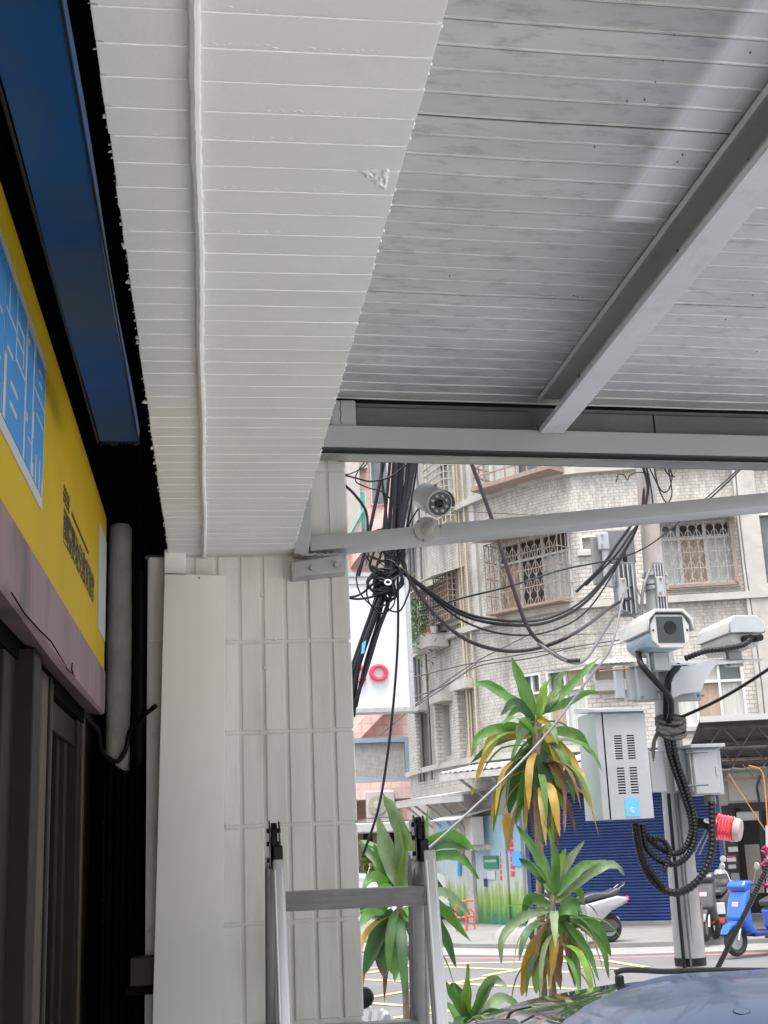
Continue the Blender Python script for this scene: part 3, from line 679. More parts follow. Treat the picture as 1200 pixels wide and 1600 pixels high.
for k in range(14):
    p = Vector((-.186 + .062 * k / 13, 2.157 + rnd.uniform(0, .008), zbt + rnd.uniform(-.002, .003)))
    mb.lathe([(.0005, -.006), (rnd.uniform(.002, .005), 0), (.0008, .005)], 5, Matrix.Translation(p) @ Matrix.Rotation(rnd.uniform(-1, 1), 4, 'Y'))
o = obj('torn_scraps', mb, MT['brown_alu'], bt); o['kind'] = 'stuff'
# ---- round plastered column, black downpipe, loose hoses, dark box
prf = []; z = .1
while z < P(185, 822, 3.5).z:
    prf.append((.0335 + .0014 * math.sin(z * 11) + rnd.uniform(-.0008, .0008), z)); z += .025
prf.append((.026, prf[-1][1] + .012))
o = obj('plastered_column', MB().lathe(prf, 20, Matrix.Translation((-.2455, 3.5, 0))), MT['plaster_pipe'], None, True); tag(o, 'round grey plastered column at the end of the yellow sign', 'column')
o = obj('black_downpipe', MB().cyl((-.187, 3.52, .1), (-.187, 3.52, H + 1.2), .0245, n=16), MT['black_plastic'], None, True); tag(o, 'black vertical downpipe between the round column and the pillar', 'pipe')
o = obj('slung_hose', MB().tube(spline([P(118, 1106, 3.25), P(135, 1122, 3.3), P(153, 1142, 3.35), P(160, 1175, 3.4), P(182, 1190, 3.44), P(196, 1172, 3.44), P(203, 1142, 3.42), P(220, 1122, 3.38), P(243, 1103, 3.33)]), .0065, 8), MT['black_plastic'], None, True); tag(o, 'black hose slung below the yellow sign towards the pillar', 'hose')
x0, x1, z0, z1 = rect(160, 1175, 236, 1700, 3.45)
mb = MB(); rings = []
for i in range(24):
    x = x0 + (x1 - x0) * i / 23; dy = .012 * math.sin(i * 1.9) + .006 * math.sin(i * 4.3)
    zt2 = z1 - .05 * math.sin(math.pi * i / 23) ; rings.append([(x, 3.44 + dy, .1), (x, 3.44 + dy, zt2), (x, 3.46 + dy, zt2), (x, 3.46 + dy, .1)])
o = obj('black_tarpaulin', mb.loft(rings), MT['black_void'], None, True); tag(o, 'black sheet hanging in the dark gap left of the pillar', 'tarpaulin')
x0, x1, z0, z1 = rect(203, 1496, 240, 1541, 3.34)
o = obj('dark_brown_box', MB().box(x0, x1 + .02, 3.34, 3.42, z0, z1), MT['shop_dark'], None, False, .003); tag(o, 'small dark brown box in the gap beside the cover board', 'box')
obj('shelf', MB().box(x0 - .01, x1 + .02, 3.335, 3.43, z0 - .02, z0 - .001), MT['black_void'], o); 

# ================================================================== LADDER
ld = thing('step_ladder', 'folding aluminium ladder with black hinges in front of the tiled pillar', 'ladder', (.3, 2.75, .1))
LY = 2.75
def rail(name, top, botpx, Yb, w, d, m):
    a = top; b = P(botpx[0], botpx[1], Yb); dirv = (b - a); k = (a.z - .1) / (a.z - b.z); b = a + dirv * k
    zax = (b - a).normalized(); x = Vector((1, 0, 0)); yv = zax.cross(x).normalized(); x = yv.cross(zax)
    Lr = (b - a).length; Mr = frame(a, x, yv, zax); t = .003
    sec = [(-w / 2, -d / 2), (w / 2, -d / 2), (w / 2, d / 2), (-w / 2, d / 2)]
    o = obj(name, MB().prism(sec, 0, Lr, Mr), m, ld, True, .002, 2)
    mb = MB()                                             # pressed ridges on the faces
    for q in (-.3, .3): mb.box(q * w - .0012, q * w + .0012, -d / 2 - .001, d / 2 + .001, .02, Lr - .01, Mr)
    for q in (-.25, .25): mb.box(-w / 2 - .001, w / 2 + .001, q * d - .0015, q * d + .0015, .02, Lr - .01, Mr)
    obj('ridge', mb, m, o)
    mb = MB()
    for zz in (.03, .07, .12):
        for q in (-.3, .3): mb.lathe([(.0005, .0015), (.0035, .001), (.0038, 0)], 8, Mr @ Matrix.Translation((q * w, -d / 2, zz)) @ Matrix.Rotation(math.pi, 4, 'X'))
    obj('rivet', mb, MT['steel_grey'], o, True)
    return Mr, Lr
tL, tR = P(433, 1330, LY), P(665, 1325, LY)
rail('rear_rail', P(423, 1345, LY + .05), (424, 1600), LY + .17, .022, .055, MT['alu_dark'])
ML, _ = rail('front_rail', P(434, 1345, LY - .01), (443, 1600), LY - .05, .024, .05, MT['alu'])
rail('rear_rail', P(652, 1335, LY + .05), (656, 1600), LY + .17, .036, .055, MT['alu_dark'])
MR, _ = rail('front_rail', P(668, 1330, LY - .01), (688, 1600), LY - .05, .026, .05, MT['alu'])
# rungs between the front rails: ribbed box section
aL, aR = P(446, 1409, LY - .02), P(662, 1399, LY - .02); dv = (ML.col[2].xyz)
def rung(a, b):
    xax = (b - a).normalized(); Mr = frame(a, xax, (0, 1, 0), Vector((0, 0, 1)))
    h = .019; sec = []
    for i in range(7): sec.append((-.016 - (.0030 if i % 2 else 0), -h + 2 * h * i / 6))
    for i in range(7): sec.append((-.014 + .03 * i / 6, h + (.0015 if i % 2 else .0)))
    for i in range(7): sec.append((.016 + (.0012 if i % 2 else 0), h - 2 * h * i / 6))
    Lr = (b - a).length
    obj('rung', MB().loft([[Mr @ Vector((x, y, z)) for y, z in sec] for x in (0, Lr)]), MT['alu_dark'], ld, True)
for k in range(6):
    off = Vector((.0, -.012, -.28)) * k; sp = Vector((.004, 0, 0)) * k
    if aL.z + off.z > .15: rung(aL + off - sp * .5, aR + off + sp * 2)
for Yo in (.12,):
    for k in range(1, 5): rung(P(424, 1409, LY + .08) + Vector((0, .05, -.28)) * k, P(650, 1399, LY + .08) + Vector((0, .05, -.28)) * k)
# black hinges
def hinge(c, sgn):
    pl = [(-.018, -.05), (.010, -.056), (.018, -.03), (.015, .015), (.009, .040), (.000, .047), (-.009, .040), (-.016, .012)]
    for dx, m, sc in ((-.0115, 'black_plastic', 1.0), (.009, 'black_plastic', .96)):
        Mh = frame(c + Vector((dx, 0, 0)), (0, 1, 0), (0, 0, 1), (1, 0, 0)) @ Matrix.Diagonal((sc * 1.25, sc, 1, 1))
        obj('hinge_plate', MB().prism(pl, 0, .004, Mh), MT['car_glass'], ld, True, .0012)
    obj('hinge_core', MB().prism([(p[0] * 1.05, p[1] * .9) for p in pl], 0, .013, frame(c + Vector((-.006, 0, 0)), (0, 1, 0), (0, 0, 1), (1, 0, 0))), MT['black_plastic'], ld, True, .002)
    obj('hinge_sleeve', MB().box(c.x - .004, c.x + .017, c.y - .030, c.y + .02, c.z - .052, c.z - .005), MT['black_plastic'], ld, True, .003)
    for z in (.025, -.002, -.035): obj('hinge_rivet', MB().cyl(c + Vector((-.016, -.008, z)), c + Vector((.014, -.008, z)), .005, n=10), MT['black_plastic'], ld, True)
hinge(P(428, 1317, LY), 1); hinge(P(654, 1307, LY), 1)

# ================================================================== CORNER BUILDING across the street
ZTOP = 13.0
bld = thing('corner_building', 'weathered beige corner building with rounded facade and grilled windows across the street', 'building', (PLAN[5].x, PLAN[5].y, .1))
OPEN = []                                                # openings: (s0,s1,z0,z1)
def span(l, r, t, b):                                    # pixel box -> facade rectangle
    m = (t + b) / 2; s0, s1 = F(l, m)[0], F(r, m)[0]; c = (l + r) / 2
    return s0, s1, F(c, b)[1], F(c, t)[1]
class Loc:                                               # local frame of an opening: u to the right, w outwards, z up
    def __init__(s, s0, s1):
        s.a = FW(s0, 0); b = FW(s1, 0); s.u = (b - s.a); s.w = s.u.length; s.u.normalize(); s.n = Vector((s.u.y, -s.u.x, 0))
    def __call__(s, u, z, d): q = s.a + s.u * u + s.n * d; return Vector((q.x, q.y, z))
    def box(s, mb, u0, u1, z0, z1, d0, d1):
        return mb.add([s(u0, z0, d1), s(u1, z0, d1), s(u1, z0, d0), s(u0, z0, d0), s(u0, z1, d1), s(u1, z1, d1), s(u1, z1, d0), s(u0, z1, d0)],
                      [(3, 2, 1, 0), (4, 5, 6, 7), (0, 1, 5, 4), (1, 2, 6, 5), (2, 3, 7, 6), (3, 0, 4, 7)])
def window(l, r, t, b, mull=(), tran=None, panes=None, depth=.14, fm='win_frame', hole=True, fw=.05, sill=True, s=None):
    s0, s1, z0, z1 = s or span(l, r, t, b); Lc = Loc(s0, s1); w = Lc.w
    if hole: OPEN.append((s0, s1, z0, z1))
    mb = MB(); dp = -depth
    Lc.box(mb, 0, fw, z0, z1, dp, .012); Lc.box(mb, w - fw, w, z0, z1, dp, .012); Lc.box(mb, fw, w - fw, z1 - fw, z1, dp, .010); Lc.box(mb, fw, w - fw, z0, z0 + fw, dp, .010)
    cuts = [0] + [m * w for m in mull] + [w]
    for m in cuts[1:-1]: Lc.box(mb, m - .025, m + .025, z0 + fw, z1 - fw, dp + .03, -.03)
    zt = None
    if tran: zt = z0 + (z1 - z0) * tran; Lc.box(mb, fw, w - fw, zt - .025, zt + .025, dp + .032, -.032)
    wn = obj('window', mb, MT[fm], bld)
    k = 0
    for a, c in zip(cuts, cuts[1:]):
        for za, zc in ([(z0, z1)] if not tran else [(z0, zt), (zt, z1)]):
            m = (panes or ['win_glass'])[k % len(panes or [1])]; k += 1
            n = 8; rings = []
            for i in range(n + 1):
                u = a + .02 + (c - a - .04) * i / n; dd = dp + .04 + (.012 * math.sin(i * 2.6) if 'curtain' in m else 0)
                rings.append([Lc(u, za + .02, dd), Lc(u, zc - .02, dd), Lc(u, zc - .02, dd - .02), Lc(u, za + .02, dd - .02)])
            obj('pane', MB().loft(rings), MT[m], wn)
    if sill: o = MB(); Lc.box(o, -.06, w + .06, z0 - .09, z0 - .002, -.05, .10); obj('sill', o, MT['ledge'], wn)
    return wn, Lc, z0, z1
def bar(mb, Lc, a, b, r=.012): mb.tube([Lc(*a), Lc(*b)], r, 4)
def grille(wn, Lc, z0, z1, d=.12, nv=8, nh=3, m='iron_grille', fancy=False, out=0, r=.012):
    mb = MB(); w = Lc.w
    for i in range(nv + 1): bar(mb, Lc, (w * i / nv, z0, d), (w * i / nv, z1, d), r)
    for i in range(nh + 1): z = z0 + (z1 - z0) * i / nh; bar(mb, Lc, (0, z, d), (w, z, d), r)
    if fancy:
        for i in range(nv):
            for j in range(nh):
                c = Lc(w * (i + .5) / nv, z0 + (z1 - z0) * (j + .5) / nh, d); ru, rz = w / nv * .42, (z1 - z0) / nh * .42
                mb.tube([c + Lc.u * ru * math.cos(a) * (1 + .25 * math.cos(4 * a)) + Vector((0, 0, rz * math.sin(a) * (1 + .25 * math.cos(4 * a)))) for a in [k * math.pi / 8 for k in range(17)]], r * .8, 3, False)
    if d > .3:                                           # cage: sides, floor
        for z in [z0 + (z1 - z0) * i / nh for i in range(nh + 1)]:
            for u in (0, w): bar(mb, Lc, (u, z, 0), (u, z, d), r)
        for i in range(nv + 1): bar(mb, Lc, (w * i / nv, z0, 0), (w * i / nv, z0, d), r)
        for u in (0, w):
            for q in (.33, .66): bar(mb, Lc, (u, z0, d * q), (u, z1, d * q), r)
    return obj('grille', mb, MT[m], wn)
def hood(wn, Lc, z, d, drop, m='awning_metal', over=.1, corr=True, th=.02):
    mb = MB(); rings = []; n = int((Lc.w + 2 * over) / .05) if corr else 4
    for i in range(n + 1):
        u = -over + (Lc.w + 2 * over) * i / n; wv = .014 * (i % 2) if corr else 0
        rings.append([Lc(u, z + wv, 0), Lc(u, z - drop + wv, d), Lc(u, z - drop - th + wv, d), Lc(u, z - th + wv, 0)])
    return obj('hood', mb.loft(rings), MT[m], wn)
CU, CB, GL, DK = 'curtain', 'curtain_brown', 'win_glass', 'dark_room'
# third floor, right: lattice window
wn, Lc, z0, z1 = window(1022, 1146, 815, 914, (.33, .66), .74, [CU, GL, CB, DK, CU, DK]); grille(wn, Lc, z0, z1, .10, 9, 4, 'iron_white', True, r=.011); hood(wn, Lc, z1 + .1, .45, .1)
mb = MB(); Lc.box(mb, Lc.w - .05, Lc.w + .03, z0 - .05, z1, .06, .14); Lc.box(mb, 0, Lc.w, z0 - .06, z0, .06, .14); obj('rusty_frame', mb, MT['rust_pink'], wn)
# third floor, middle: cage window
wn, Lc, z0, z1 = window(778, 893, 836, 945, (.3, .62), .7, [CB, DK, DK, DK, CU, DK]); grille(wn, Lc, z0 - .05, z1 - .05, .42, 10, 4, 'iron_grille', True, r=.013); hood(wn, Lc, z1 + .12, .75, .12, over=.15)
mb = MB(); Lc.box(mb, -.02, Lc.w + .02, z0 - .10, z0 - .05, .02, .46); obj('rusty_frame', mb, MT['rust_pink'], wn)
# fourth floor: balcony cage with pale bars
wn, Lc, z0, z1 = window(762, 880, 640, 742, (.35, .7), None, [CU, GL, DK]); grille(wn, Lc, z0 - .1, z1, .55, 7, 7, 'rust_pink', r=.02)
mb = MB(); Lc.box(mb, -.05, Lc.w + .05, z0 - .2, z0 - .12, .0, .62); obj('rusty_frame', mb, MT['rust_pink'], wn)
window(1040, 1180, 600, 690, (.5,), None, [CU, GL])
# left curve: stacked small windows with hoods
wn, Lc, z0, z1 = window(700, 722, 898, 972, (.5,), None, [GL, CU]); grille(wn, Lc, z0, z1, .35, 6, 8, 'rust_pink', r=.02); hood(wn, Lc, z1 + .12, .8, .25, over=.2, corr=False)
wn, Lc, z0, z1 = window(676, 695, 922, 985, (.5,), None, [DK, CU]); grille(wn, Lc, z0, z1, .35, 5, 6, 'iron_grille', r=.02); hood(wn, Lc, z1 + .12, .8, .25, over=.2, corr=False)
wn, Lc, z0, z1 = window(684, 716, 712, 826, (.5,), .5, [CU, GL, 'mustard', CU]); grille(wn, Lc, z0, z1, .35, 6, 10, 'iron_white', r=.02)
# second floor
window(816, 848, 1052, 1150, (.5,), .68, [CB, GL, CB, GL]); window(856, 918, 1044, 1145, (.45,), .68, [CB, GL, CU, CB])
window(1052, 1165, 1035, 1134, (.32, .66), .70, [CU, GL, CB, CU, CU, GL])
wn, Lc, z0, z1 = window(926, 985, 1040, 1066, (), None, ['ac_grille'], sill=False); hood(wn, Lc, z1 + .12, .5, .12, 'awning_white', over=.12)
mb = MB(); Lc.box(mb, .02, Lc.w - .02, z0 - .18, z0 - .01, -.05, .18); obj('air_conditioner', mb, MT['ac_white'], wn, False, .01)
wn, Lc, z0, z1 = window(906, 930, 836, 862, (), None, ['ac_grille'])
wn, Lc, z0, z1 = window(1182, 1240, 990, 1090, (.5,), None, [GL, CU])
window(1180, 1250, 800, 915, (.5,), None, [GL, CU])
# slit windows deep in the curved wall
for l, r, t, b in ((727, 741, 1078, 1166), (693, 705, 1098, 1184), (662, 671, 1112, 1200)):
    wn, Lc, z0, z1 = window(l, r, t, b, (), None, [GL], depth=.3, fw=.03, sill=False, fm='ledge')
    mb = MB(); Lc.box(mb, -.12, Lc.w + .2, z1 + .01, z1 + .22, -.02, .28); obj('lintel', mb, MT['ledge'], wn)
    mb = MB(); Lc.box(mb, -.12, -.01, z0 - .1, z1 + .01, -.02, .18); obj('reveal', mb, MT['mosaic'], wn)
# ground floor openings
sh_s0, sh_s1, sh_z0, sh_z1 = span(822, 1132, 1232, 1440); sh_z0 = .1
OPEN.append((sh_s0, sh_s1, sh_z0, sh_z1))
dr_s0, dr_s1, dr_z0, dr_z1 = span(1136, 1300, 1255, 1440); dr_z0 = .1
OPEN.append((dr_s0, dr_s1, dr_z0, dr_z1))
# wall with the openings cut out
def wall(zlo, zhi, m, name='wall'):
    xs = sorted(set([0, SMAX] + SS + [v for q in OPEN for v in q[:2]])); zs = sorted(set([zlo, zhi] + [v for q in OPEN for v in q[2:] if zlo < v < zhi]))
    mb = MB()
    for a, b in zip(xs, xs[1:]):
        if b - a < 1e-5: continue
        for c, d in zip(zs, zs[1:]):
            ms, mz = (a + b) / 2, (c + d) / 2
            if any(q[0] < ms < q[1] and q[2] < mz < q[3] for q in OPEN): continue
            mb.quad(FW(a, c), FW(b, c), FW(b, d), FW(a, d))
    return obj(name, mb, m, bld)
ZB1 = F(1100, 940)[1]; ZB2 = F(1100, 728)[1]; ZG = F(960, 1205)[1]
wall(.1, ZG, MT['ledge']); wall(ZG, ZTOP, MT['stucco'])
p, q = PLAN[0], PLAN[-1]
obj('rear_wall', MB().box(p.x + 1.3, q.x, 34.5, 35, .1, ZTOP), MT['stucco'], bld)
mb = MB(); n = len(PLAN); top = [Vector((a.x, a.y, ZTOP)) for a in PLAN] + [Vector((q.x, 35, ZTOP)), Vector((p.x + 1.3, 35, ZTOP))]
mb.add(top + [t - Vector((0, 0, .2)) for t in top], [tuple(range(n + 2)), tuple(reversed(range(n + 2, 2 * n + 4)))]); obj('roof', mb, MT['ledge'], bld)
mb = MB(); mb.quad((p.x, p.y, .1), (p.x, p.y, ZTOP), (p.x + 1.3, 35, ZTOP), (p.x + 1.3, 35, .1)); obj('side_wall', mb, MT['stucco'], bld)
# ledges, mosaic fields and ribs of the facade
for z, h, d in ((ZB1, .14, .14), (ZB2, .14, .14), (F(1100, 1165)[1], .12, .12)):
    ribbon('floor_ledge', 0, SMAX, -.01, d, z, z + h, MT['ledge'], bld)
def field(l, r, t, b, m='mosaic', d=.012):
    s0, s1, z0, z1 = span(l, r, t, b)
    o = [q for q in OPEN if q[0] < s1 and q[1] > s0 and q[2] < z1 and q[3] > z0]
    xs = sorted(set([s0, s1] + [v for q in o for v in q[:2] if s0 < v < s1] + [v for v in SS if s0 < v < s1])); zs = sorted(set([z0, z1] + [v for q in o for v in q[2:] if z0 < v < z1])); mb = MB()
    for a, b in zip(xs, xs[1:]):
        for c, e in zip(zs, zs[1:]):
            if any(q[0] < (a + b) / 2 < q[1] and q[2] < (c + e) / 2 < q[3] for q in o): continue
            mb.loft([[FW(v, c, -.002), FW(v, c, d), FW(v, e, d), FW(v, e, -.002)] for v in (a, b)])
    obj('mosaic_field', mb, MT[m], bld)
field(893, 1165, 812, 930); field(800, 1240, 1025, 1160); field(890, 1240, 690, 722); field(684, 716, 700, 840)
for x in (1170, 1186):
    s, z = F(x, 900); ribbon('pilaster', s - .12, s + .12, -.01, .10, ZG + .1, ZTOP - .1, MT['ledge'], bld, st=.3)
s, z = F(745, 900); ribbon('pilaster', s - .1, s + .1, -.01, .06, ZB1 + .15, ZTOP - .1, MT['ledge'], bld, st=.3)
# downpipes and thin conduits on the wall
for x, r, m in ((729, .035, 'tan_cable'), (733, .02, 'tan_cable'), (742, .03, 'tan_cable'), (656, .05, 'grey_cable'), (651, .05, 'grey_cable'), (669, .03, 'grey_cable'), (1178, .03, 'grey_cable')):
    s, z = F(x, 1000); obj('wall_conduit', MB().tube([FW(s + .03 * math.sin(k * 1.3), 3.2 + k * 1.2, .08) for k in range(8)], r, 5), MT[m], bld, True)
# ---- ground floor: shutter
shp = thing('roller_shutter', 'closed dark blue roller shutter across the street', 'shutter', FW((sh_s0 + sh_s1) / 2, .1, 0))
nsl = 44; zz0, zz1 = .12, sh_z1
Lc = Loc(sh_s0, sh_s1); hs_ = (zz1 - zz0) / nsl
base = None
for i in range(nsl):
    z = zz0 + i * hs_; mb = MB(); sec = [(-.06, 0), (-.035, .004), (-.02, hs_ * .35), (-.02, hs_ * .65), (-.035, hs_ - .006), (-.06, hs_)]
    mb.loft([[Lc(u, z + b, a) for a, b in sec] for u in (.06, Lc.w - .06)])
    obj('slat', mb, MT['shutter_blue'], shp)
for ua, ub in ((0, .08), (Lc.w - .08, Lc.w)):
    mb = MB(); Lc.box(mb, ua, ub, .1, zz1, -.1, .03); obj('guide_rail', mb, MT['shutter_blue'], shp)
mb = MB(); Lc.box(mb, .08, Lc.w - .08, .1, .16, -.05, .0); obj('bottom_bar', mb, MT['concrete'], shp)
s0, s1, z0, z1 = span(880, 1136, 1216, 1231); ribbon('shutter_box', sh_s0, sh_s1, 0, .25, sh_z1 + .002, sh_z1 + .28, MT['shutter_blue'], shp)
# ---- dark shop to the right of the shutter
Lc = Loc(dr_s0, dr_s1)
shop2 = thing('open_shop', 'dark open shop entrance with notices beside the blue shutter', 'shop', FW(dr_s0 + 1, .1))
mb = MB(); Lc.box(mb, 0, Lc.w, .1, dr_z1, -2.6, -2.5); obj('back_wall', mb, MT['shop_dark'], shop2)
mb = MB(); Lc.box(mb, 0, .25, .1, dr_z1, -2.5, .02); obj('door_jamb', mb, MT['shop_dark'], shop2)
def lrect(l, t, r, b, d, m, name, th=.04, par=shop2, **k):
    s0, s1, z0, z1 = span(l, r, t, b); L2 = Loc(s0, s1); mb = MB(); L2.box(mb, 0, L2.w, z0, z1, d - th, d); return obj(name, mb, MT[m], par, **k)
lrect(1137, 1207, 1186, 1251, .05, 'ac_white', 'white_partition')
lrect(1150, 1268, 1187, 1282, .08, 'awning_white', 'light_box', .2, bevel=.02)
lrect(1138, 1254, 1200, 1268, .03, 'shop_dark', 'beam')
lrect(1131, 1336, 1152, 1360, .06, 'shop_dark', 'notice_board'); lrect(1135, 1340, 1149, 1346, .075, 'sign_white', 'notice'); lrect(1135, 1337, 1148, 1339, .078, 'signal_red', 'notice_heading'); lrect(1137, 1351, 1149, 1357, .075, 'awning_white', 'notice')
lrect(1143, 1364, 1156, 1396, .05, 'concrete', 'paper_stack'); lrect(1156, 1262, 1165, 1430, .05, 'brown_alu', 'door_post'); lrect(1166, 1320, 1200, 1398, -.6, 'ac_grille', 'frosted_glass_door'); lrect(1137, 1323, 1152, 1331, .07, 'galv', 'shelf')
# ---- mural panels on the left of the shutter
mus = [(690, 712, 'mural_blue', .03), (712, 736, 'mural_pale', .06), (748, 789, 'mural_pale', .05), (791, 798, 'mural_pale', .09), (800, 821, 'mural_blue', .06)]
mr = thing('mural_wall', 'painted wall panels with blue sky and green grass under the street awning', 'wall', FW(F(760, 1400)[0], .1, .05))
for l, r, m, d in mus:
    s0, s1 = F(l, 1380)[0], F(r, 1380)[0]; ribbon('painted_panel', s0, s1, .002, d, .1, F(760, 1275)[1], MT[m], mr, st=.5)
s0, s1 = F(737, 1380)[0], F(747, 1380)[0]; ribbon('meter_post', s0, s1, .002, .12, .1, F(742, 1310)[1], MT['awning_metal'], mr)
lrect(761, 1337, 783, 1357, .09, 'green_plate', 'green_plate', .03, mr); lrect(763, 1343, 781, 1347, .095, 'awning_white', 'white_line', .01, mr)
lrect(766, 1361, 778, 1374, .08, 'sign_white', 'paper_notice', .02, mr); lrect(806, 1330, 820, 1353, .10, 'sticker_blue', 'blue_plate', .03, mr)
for k in range(7): lrect(799.5 + k * .55, 1292 + k * 11.5, 804.5 + k * .55, 1300 + k * 11.5, .075, 'signal_red', 'red_character', .012, mr)
for k in range(5): lrect(785, 1332 + k * 9, 788.5, 1339 + k * 9, .06, 'signal_red', 'red_character', .006, mr)
for pts, m in ((((722, 1335), (724, 1345), (724, 1368)), 'sticker_blue'), (((718, 1330), (724, 1340), (731, 1330)), 'clear_plastic'), (((764, 1372), (765, 1385)), 'moto_deep'), (((729, 1300), (722, 1335)), 'curtain')):
    q = []
    for x, y in pts: s, z = F(x, y); q.append(FW(s, z, .10))
    obj('painted_figure', MB().tube(q, .045, 5), MT[m], mr)
# ---- awnings over the pavement
def awning(name, label, l, r, pyl, d, drop, m, edge_m, corr=True, par=None):
    s0, s1 = F(l, pyl)[0], F(r, pyl)[0]; z = (F(l, pyl)[1] + F(r, pyl)[1]) / 2
    t = thing(name, label, 'awning', FW((s0 + s1) / 2, z, 0)); n = int((s1 - s0) / .09); rings = []
    for i in range(n + 1):
        s = s0 + (s1 - s0) * i / n; wv = .03 * (i % 2) if corr else 0
        rings.append([FW(s, z + wv, .01), FW(s, z - drop + wv, d), FW(s, z - drop - .025 + wv, d), FW(s, z - .025 + wv, .01)])
    obj('sheet', MB().loft(rings), MT[m], t)
    ribbon('fascia', s0, s1, d - .05, d, z - drop - .16, z - drop - .03, MT[edge_m], t)
    for k in range(5):
        s = s0 + (s1 - s0) * (k + .5) / 5; mb = MB(); mb.tube([FW(s, z - .75, .02), FW(s, z - drop - .06, d - .08)], .03, 5); mb.tube([FW(s, z - .05, .02), FW(s, z - drop - .05, d - .06)], .025, 5); obj('strut', mb, MT['awning_metal'], t)
    return t
awning('corrugated_awning', 'grey corrugated awning above the blue shutter behind the plant', 742, 1040, 1185, .9, .16, 'awning_metal', 'awning_metal')
awning('low_awning', 'pale sheet awning over the painted wall', 668, 770, 1238, .8, .10, 'awning_metal', 'awning_white', False)
# big dark truss awning on the right
t = thing('truss_awning', 'large dark awning on steel trusses beside the roller shutter', 'awning', FW(F(1150, 1150)[0], 3.6, 0))
s0, s1 = F(1062, 1180)[0], SMAX; zA = F(1150, 1186)[1]
mb = MB(); rings = []
for i in range(30):
    s = s0 + (s1 - s0) * i / 29; e = .02 * (i % 2); rings.append([FW(s, zA - .15 + e, .02), FW(s, zA + .55 + e, 3.0), FW(s, zA + .52 + e, 3.0), FW(s, zA - .18 + e, .02)])
obj('sheet', mb.loft(rings), MT['awning_dark'], t); ribbon('fascia', s0, s1, 2.98, 3.05, zA + .50, zA + .60, MT['awning_white'], t)
for k, dd in enumerate((.8, 1.9, 2.8)):
    za = zA - .18 + .7 * dd / 3.0; mb = MB(); a, b = s0 + .1, s1 - .1
    mb.tube([FW(a, za - .05, dd), FW(b, za - .05, dd)], .03, 5); mb.tube([FW(a, za - .42, dd), FW(b, za - .42, dd)], .03, 5); m = 14
    for i in range(m): mb.tube([FW(a + (b - a) * i / m, za - (.05 if i % 2 else .42), dd), FW(a + (b - a) * (i + 1) / m, za - (.42 if i % 2 else .05), dd)], .014, 4)
    obj('truss', mb, MT[('shop_tan', 'awning_dark', 'awning_dark')[k]], t)
for s in (s1 - .4,): obj('post', MB().cyl(FW(s, .1, 2.8), FW(s, zA + .4, 2.8), .05, n=8), MT['awning_metal'], t)
# ---- outdoor air conditioner units
def ac_unit(px, py, d, label, w=.8, h=.58, s_off=0):
    s, z = F(px, py); a = Loc(s - w / 2, s + w / 2); u = thing('air_conditioner', label, 'air conditioner', FW(s, z - h / 2, d + .15))
    mb = MB(); a.box(mb, 0, w, z - h / 2, z + h / 2, d, d + .3); obj('casing', mb, MT['ac_white'], u, False, .015)
    c = a(w * .36, z, d + .301); M = frame(c, a.u, (0, 0, 1), -a.n)
    obj('fan_grille', MB().lathe([(.02, .0), (h * .40, 0), (h * .42, -.012), (h * .40, -.016), (.02, -.018)], 20, M), MT['ac_grille'], u); obj('fan_hub', MB().lathe([(.01, -.019), (.10, -.019), (.09, -.03), (.01, -.032)], 14, M), MT['awning_white'], u)
    mb = MB(); a.box(mb, .05, .10, z - h / 2 - .1, z - h / 2, .0, d + .3); a.box(mb, w - .10, w - .05, z - h / 2 - .1, z - h / 2, .0, d + .3); obj('bracket', mb, MT['awning_metal'], u)
    return u
ac_unit(757, 1298, .25, 'beige outdoor air conditioner under a small corrugated hood on the painted wall')
s, z = F(754, 1272); t = thing('corrugated_hood', 'small white corrugated hood above the beige air conditioner', 'hood', FW(s, z, .3)); Lc = Loc(s - .55, s + .5); hood(t, Lc, z + .12, 1.0, .22, 'awning_white', 0)
# flower box with shrub below the small windows
s, z = F(690, 992); t = thing('window_planter', 'window planter with straggly green shrub on the rounded facade', 'planter', FW(s, z, .3)); Lc = Loc(s - .6, s + .6)
mb = MB(); Lc.box(mb, 0, 1.2, z - .35, z - .05, .05, .55); obj('box', mb, MT['ledge'], t)
mb = MB()
for k in range(420):
    c = Lc(rnd.gauss(.45, .38), z + rnd.gauss(.25, .38), rnd.uniform(.2, .9)); a = Vector((rnd.uniform(-1, 1), rnd.uniform(-1, 1), rnd.uniform(-1, 1))).normalized() * rnd.uniform(.04, .09); b = a.orthogonal().normalized() * .035
    mb.quad(c - a, c + b, c + a, c - b)
o = obj('foliage', mb, MT['leaf_pale'], t); o['kind'] = 'stuff'
for u, m, r in ((.85, 'clay', .12), (1.1, 'awning_white', .1), (.62, 'clay', .09)): obj('pot', MB().lathe([(r * .7, 0), (r, r * 1.6), (r * .8, r * 1.65)], 10, Matrix.Translation(Lc(u, z - .05, .35))), MT[m], t)

